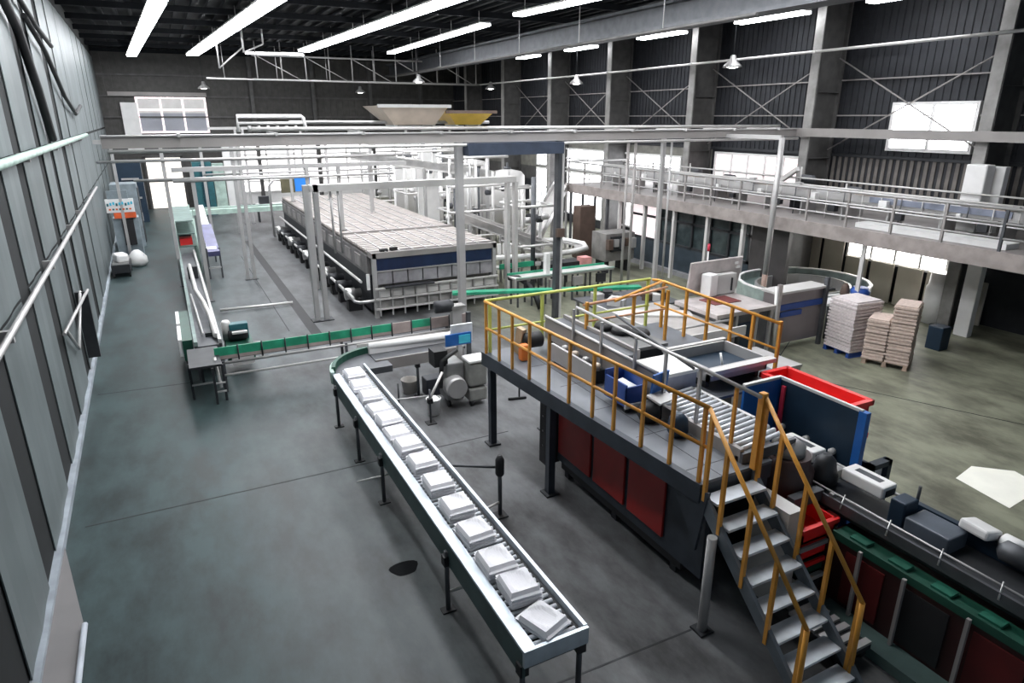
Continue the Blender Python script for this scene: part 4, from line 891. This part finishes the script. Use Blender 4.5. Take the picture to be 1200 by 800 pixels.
# ------------------------------------------------------------------ roller conveyor in the foreground
t = thing('roller_conveyor','long steel roller conveyor carrying white pulp trays across the centre','conveyor',(2.8,8.5,0)); RC = t
Z = 1.0
B(2.43,2.57,4.5,12.7,Z+.02,Z+.055).build('wide_rail', mat('bluish_steel',(.66,.73,.80),.3,.4), t); B(2.43,2.46,4.5,12.7,Z-.30,Z+.02).build('skirt', mat('green_dark_skirt',(.06,.10,.10),.5), t)
B(3.14,3.18,4.5,13.0,Z-.10,Z+.07).build('thin_rail', MATS['bluish_steel'], t); B(3.08,3.13,4.5,13.0,Z-.1,Z-.02).build('gap_strip', black, t)
B(2.43,3.18,4.46,4.5,Z-.14,Z+.06).build('end_plate', MATS['bluish_steel'], t); B(2.46,3.14,4.5,13.0,Z-.18,Z-.12).build('underpan', black, t); B(2.48,3.12,4.52,4.6,.78,.95).build('end_motor', dark, t)
for k in range(87): y = 4.57+k*.094; T([(2.55,y,Z-.0),(3.08,y,Z-.0)],.027,8).build('roller', mat('zinc_roller',(.80,.82,.86),.35,.3), t)
def arcpts(cx,cy_,r,a0,a1,n=9): return [(cx+r*math.cos(math.radians(a0+(a1-a0)*k/n)),cy_+r*math.sin(math.radians(a0+(a1-a0)*k/n))) for k in range(n+1)]
oo = arcpts(3.6,12.7,1.17,180,95); ii = arcpts(3.6,12.7,.44,95,180)
MB().prism(oo+ii,Z-.03,Z+.0).build('bend_bed', dsteel, t)
o2 = arcpts(3.6,12.7,1.20,180,95); i2 = arcpts(3.6,12.7,1.13,95,180); MB().prism(o2+i2,Z-.15,Z+.10).build('bend_rim', mint, t)
o3 = arcpts(3.6,12.7,1.16,170,95); i3 = arcpts(3.6,12.7,1.08,95,170); MB().prism(o3+i3,Z+.0,Z+.14).build('green_guard', dgreen, t)
B(3.45,5.55,13.15,13.65,Z-.02,Z+.03).build('belt', dsteel, t); B(3.45,5.6,13.6,13.72,Z-.1,Z+.16).build('white_cover', white, t); T([(3.45,13.68,Z+.18),(5.6,13.62,Z+.18)],.09).build('white_tube', white, t)
B(3.45,5.5,13.12,13.16,Z-.2,Z+.05).build('front_plate', warm, t); B(3.2,3.7,12.75,13.1,Z-.12,Z+.02).build('dark_box', dsteel, t)
for x,y in ((2.42,12.45),(2.42,10.85),(2.42,9.3),(2.42,6.5),(2.46,4.56),(3.14,4.56),(3.16,6.5),(3.16,9.3),(3.16,11.2),(4.4,13.2),(5.4,13.2)):
    T([(x,y,0),(x,y,Z-.1)],.032).build('leg', dsteel, t); B(x-.09,x+.09,y-.06,y+.06,0,.02).build('foot', black, t)
    B(x-.05,x+.05,y-.05,y+.05,Z-.3,Z-.16).build('clamp', black, t)
T([(2.42,6.5,.28),(3.16,6.5,.28)],.02).build('cross_rod', pale, t); T([(2.0,9.3,.5),(3.16,9.3,.5)],.016).build('cross_rod', pale, t)
T([(3.18,8.5,Z-.1),(3.92,8.15,Z-.15)],.022).build('side_arm', dsteel, t)
t = thing('side_stand','single dark post stand holding the arm of the roller conveyor','stand',(3.95,8.1,0))
T([(3.95,8.1,0),(3.95,8.1,1.0)],.035).build('post', dsteel, t); MB().lathe((3.95,8.1,.72),[(.05,0),(.07,.03),(.07,.28),(.03,.36)],12).build('clamp', black, t); T([(3.95,8.1,.25),(3.4,7.95,.25)],.02).build('rod', pale, t); B(3.85,4.05,8.0,8.2,0,.02).build('foot', black, t)
# pulp trays
def tray_mesh():
    W_,L_,H_ = .37,.46,.052; m = MB(); m.smooth = False; nx,ny=14,16; vs=[]
    for j in range(ny+1):
        for i in range(nx+1):
            u=2*i/nx-1; v=2*j/ny-1; e=max(abs(u),abs(v))
            h = 0 if e>.93 else (.012 if e>.86 else H_)
            if e<=.86:
                q=(u/.62)**2+((v)/.72)**2
                if q<1: h = H_-.030*(1-q)**.5
            vs.append((u*W_/2,v*L_/2,h+.008))
    fs=[(j*(nx+1)+i,j*(nx+1)+i+1,(j+1)*(nx+1)+i+1,(j+1)*(nx+1)+i) for j in range(ny) for i in range(nx)]
    m.add(vs,fs)
    n0=len(m.v); m.v += [(x,y,0) for x,y,z in vs]; N=(nx+1)*(ny+1)
    m.f += [tuple(n0+q for q in reversed(f_)) for f_ in fs]
    bd=[i for i in range(nx)]+[(nx)+(nx+1)*j for j in range(ny)]+[ny*(nx+1)+nx-i for i in range(nx)]+[(ny-j)*(nx+1) for j in range(ny)]
    for a,b in zip(bd,bd[1:]+bd[:1]): m.f.append((a,n0+a,n0+b,b))
    return m
base_tray = tray_mesh().build('pulp_tray', pulp)
ty = [12.36,11.78,11.12,10.55,10.02,9.5,8.98,8.38,7.72,7.05,6.42,5.78,5.28,4.76]
layn = ['bottom','second','third','top']
first = True
for i,y in enumerate(ty):
    n = 4 if i in (0,2,4,6,7,8,9,10,11,12) else 3
    if i==13: n=2
    x = 2.78+rnd.uniform(-.02,.02)+(.03 if i==13 else 0); rz=rnd.uniform(-.06,.06) if i<13 else .35
    for k in range(n):
        o = base_tray if first else base_tray.copy()
        if not first: COL.objects.link(o)
        first = False
        o.location=(x+rnd.uniform(-.005,.005),y+rnd.uniform(-.005,.005),Z+.032+k*.036); o.rotation_euler=(0,0,rz+rnd.uniform(-.015,.015))
        L_ = 'top' if k==n-1 else layn[k]
        tag(o, f'white pulp tray, {L_} of the {ORD[i]} pile from the conveyor bend','tray','white pulp trays on the roller conveyor')
# machine and bucket at the middle
t = thing('vacuum_unit','grey twin motor vacuum unit with blue screen beside the platform','machine',(5.2,12.4,0))
B(4.75,5.15,12.3,12.8,.15,1.0).build('body', mat('unit_grey',(.26,.26,.26),.4,.3), t, bevel=.03); MB().lathe((4.9,12.25,.5),[(.22,-.2),(.24,-.1),(.24,.1),(.2,.2)],18,'Y').build('drum', galv, t)
B(5.2,5.62,12.1,12.5,.45,1.0).build('filter_box', mat('filter_grey',(.34,.34,.32),.5), t, bevel=.05); B(5.18,5.64,12.08,12.52,1.0,1.07).build('lid', white, t, bevel=.02); B(5.2,5.62,12.1,12.5,.1,.42).build('lower_tank', mat('filter_grey',(.34,.34,.32),.5), t, bevel=.05)
T([(4.6,12.3,.5),(4.65,12.3,1.1),(5.0,12.3,1.3)],.05).build('hose', black, t); B(4.5,4.8,12.35,12.7,.95,1.3).build('pump', black, t)
B(5.0,5.5,12.6,12.66,1.35,1.75).build('screen_back', mat('screen_white',(.7,.72,.75),.4), t); s_=B(4.85,5.45,12.56,12.6,1.3,1.56).build('screen', bblue, t)
B(5.15,5.42,12.54,12.56,1.34,1.52).build('screen_panel', cyan, s_); B(5.15,5.25,12.6,12.7,0,1.4).build('mast', galv, t)
for x,y in ((4.8,12.35),(5.1,12.75),(5.25,12.15),(5.55,12.45)): MB().lathe((x,y,.07),[(.02,-.03),(.07,-.03),(.07,.03),(.02,.03)],10,'X').build('castor', black, t)
t = thing('white_bucket','white plastic bucket hanging at the stand left of the vacuum unit','bucket',(4.35,12.2,0))
MB().lathe((4.35,12.1,.02),[(.12,0),(.15,.34),(.165,.36),(.15,.36),(.11,.02)],20).build('pail', white, t); T([(4.2,12.1,.36),(4.35,12.1,.5),(4.5,12.1,.36)],.008,6).build('handle', dark, t)
t = thing('arm_stand','thin dark stand with angled pale arm in front of the bucket','stand',(4.15,11.75,0))
T([(4.15,11.75,0),(4.15,11.75,.75)],.022).build('post', dsteel, t); T([(4.15,11.75,.55),(4.55,12.05,.95)],.028).build('arm', pale, t); B(4.1,4.2,11.7,11.8,.45,.55).build('clamp', black, t); B(4.05,4.25,11.65,11.85,0,.02).build('foot', black, t); T([(4.15,11.75,.62),(3.25,11.9,.62)],.014).build('rod', galv, t)
t = thing('ball_stand','thin stand with black ball foot behind the roller conveyor','stand',(3.75,12.7,0))
T([(3.75,12.6,.05),(3.75,12.6,.65)],.02).build('post', dsteel, t); MB().lathe((3.75,12.6,0),[(.05,0),(.09,.05),(.09,.1),(.04,.15)],12).build('ball', black, t); T([(3.75,12.6,.1),(3.4,12.4,.02)],.015).build('strut', galv, t)
tag(MB().lathe((4.3,13.5,.0),[(.16,0),(.2,.3),(.21,.32),(.19,.32),(.15,.02)],16).build('pale_basin', mat('pale_basin',(.6,.56,.52),.5)),'pale open basin on the floor under the white conveyor cover','basin')
tag(B(4.55,5.0,13.15-.1,13.4,0.0,.4).build('dark_crate', mat('dark_crate',(.05,.055,.07),.5), bevel=.02),'dark crate on the floor under the white conveyor cover','crate')
t = thing('gas_stand','thin floor stand with feet under the left edge of the platform','stand',(6.3,11.9,0))
T([(6.35,12.0,0),(6.35,12.0,.6)],.02).build('post', dark, t); T([(6.1,12.05,.03),(6.5,11.95,.03)],.03).build('foot', black, t); T([(5.7,12.2,.62),(6.4,12.0,.62)],.018).build('bar', warm, t)

for k,(x0,x1,y,h) in enumerate(((9.9,10.9,28.4,3.4),(11.5,12.4,36.2,3.6),(14.2,15.6,40.5,4.2))):
    t = thing('white_partition', f'tall plain white partition among the pipework behind the oven, {ORD[k]} from the camera','partition',(x0,y,0))
    B(x0,x1,y,y+.08,.1,h).build('panel', white, t, bevel=.01)
    for x in (x0+.1,x1-.1): B(x-.05,x+.05,y-.15,y+.25,0,.1).build('foot', galv, t)

t = thing('infeed_table','pale long table conveyor with mint edges and many legs behind the platform','conveyor',(11.6,18.9,0))
B(9.7,13.6,18.6,19.2,.92,.98).build('top', pale, t); B(9.7,13.6,18.55,18.6,.98,1.03).build('edge', mint, t); B(9.7,13.6,19.2,19.25,.98,1.05).build('edge', green, t)
for k in range(8):
    x = 9.8+k*.53
    for y in (18.65,19.15): B(x-.025,x+.025,y-.025,y+.025,0,.92).build('leg', dsteel, t)
T([(9.7,18.62,.4),(13.6,18.62,.4)],.025).build('brace', galv, t)
for k in range(4): B(10.0+k*.95,10.35+k*.95,18.5,18.62,.55,.85).build('drive_box', (dark,warm,galv,dark)[k], t)
B(10.9,11.05,18.7,18.9,.98,1.7).build('white_mast', white, t)
t = thing('drag_chain','black curved ribbed cable chain at the right end of the oven','chain',(9.9,19,0))
T([(9.75,19.2,.9),(9.95,18.9,.95),(10.15,18.5,.75),(10.25,18.2,.4),(10.3,18.0,.06)],.09,8).build('links', black, t)
fo.data.materials[0].name = 'floor_concrete'
MB().prism([(2.18+(.20+.03*math.sin(3*a))*math.cos(a),7.55+(.17+.02*math.cos(2*a))*math.sin(a)) for a in [k*math.pi/9 for k in range(18)]],.001,.003).build('oil_spot', mat('oil',(.008,.009,.01),.9,spec=.1), fo)
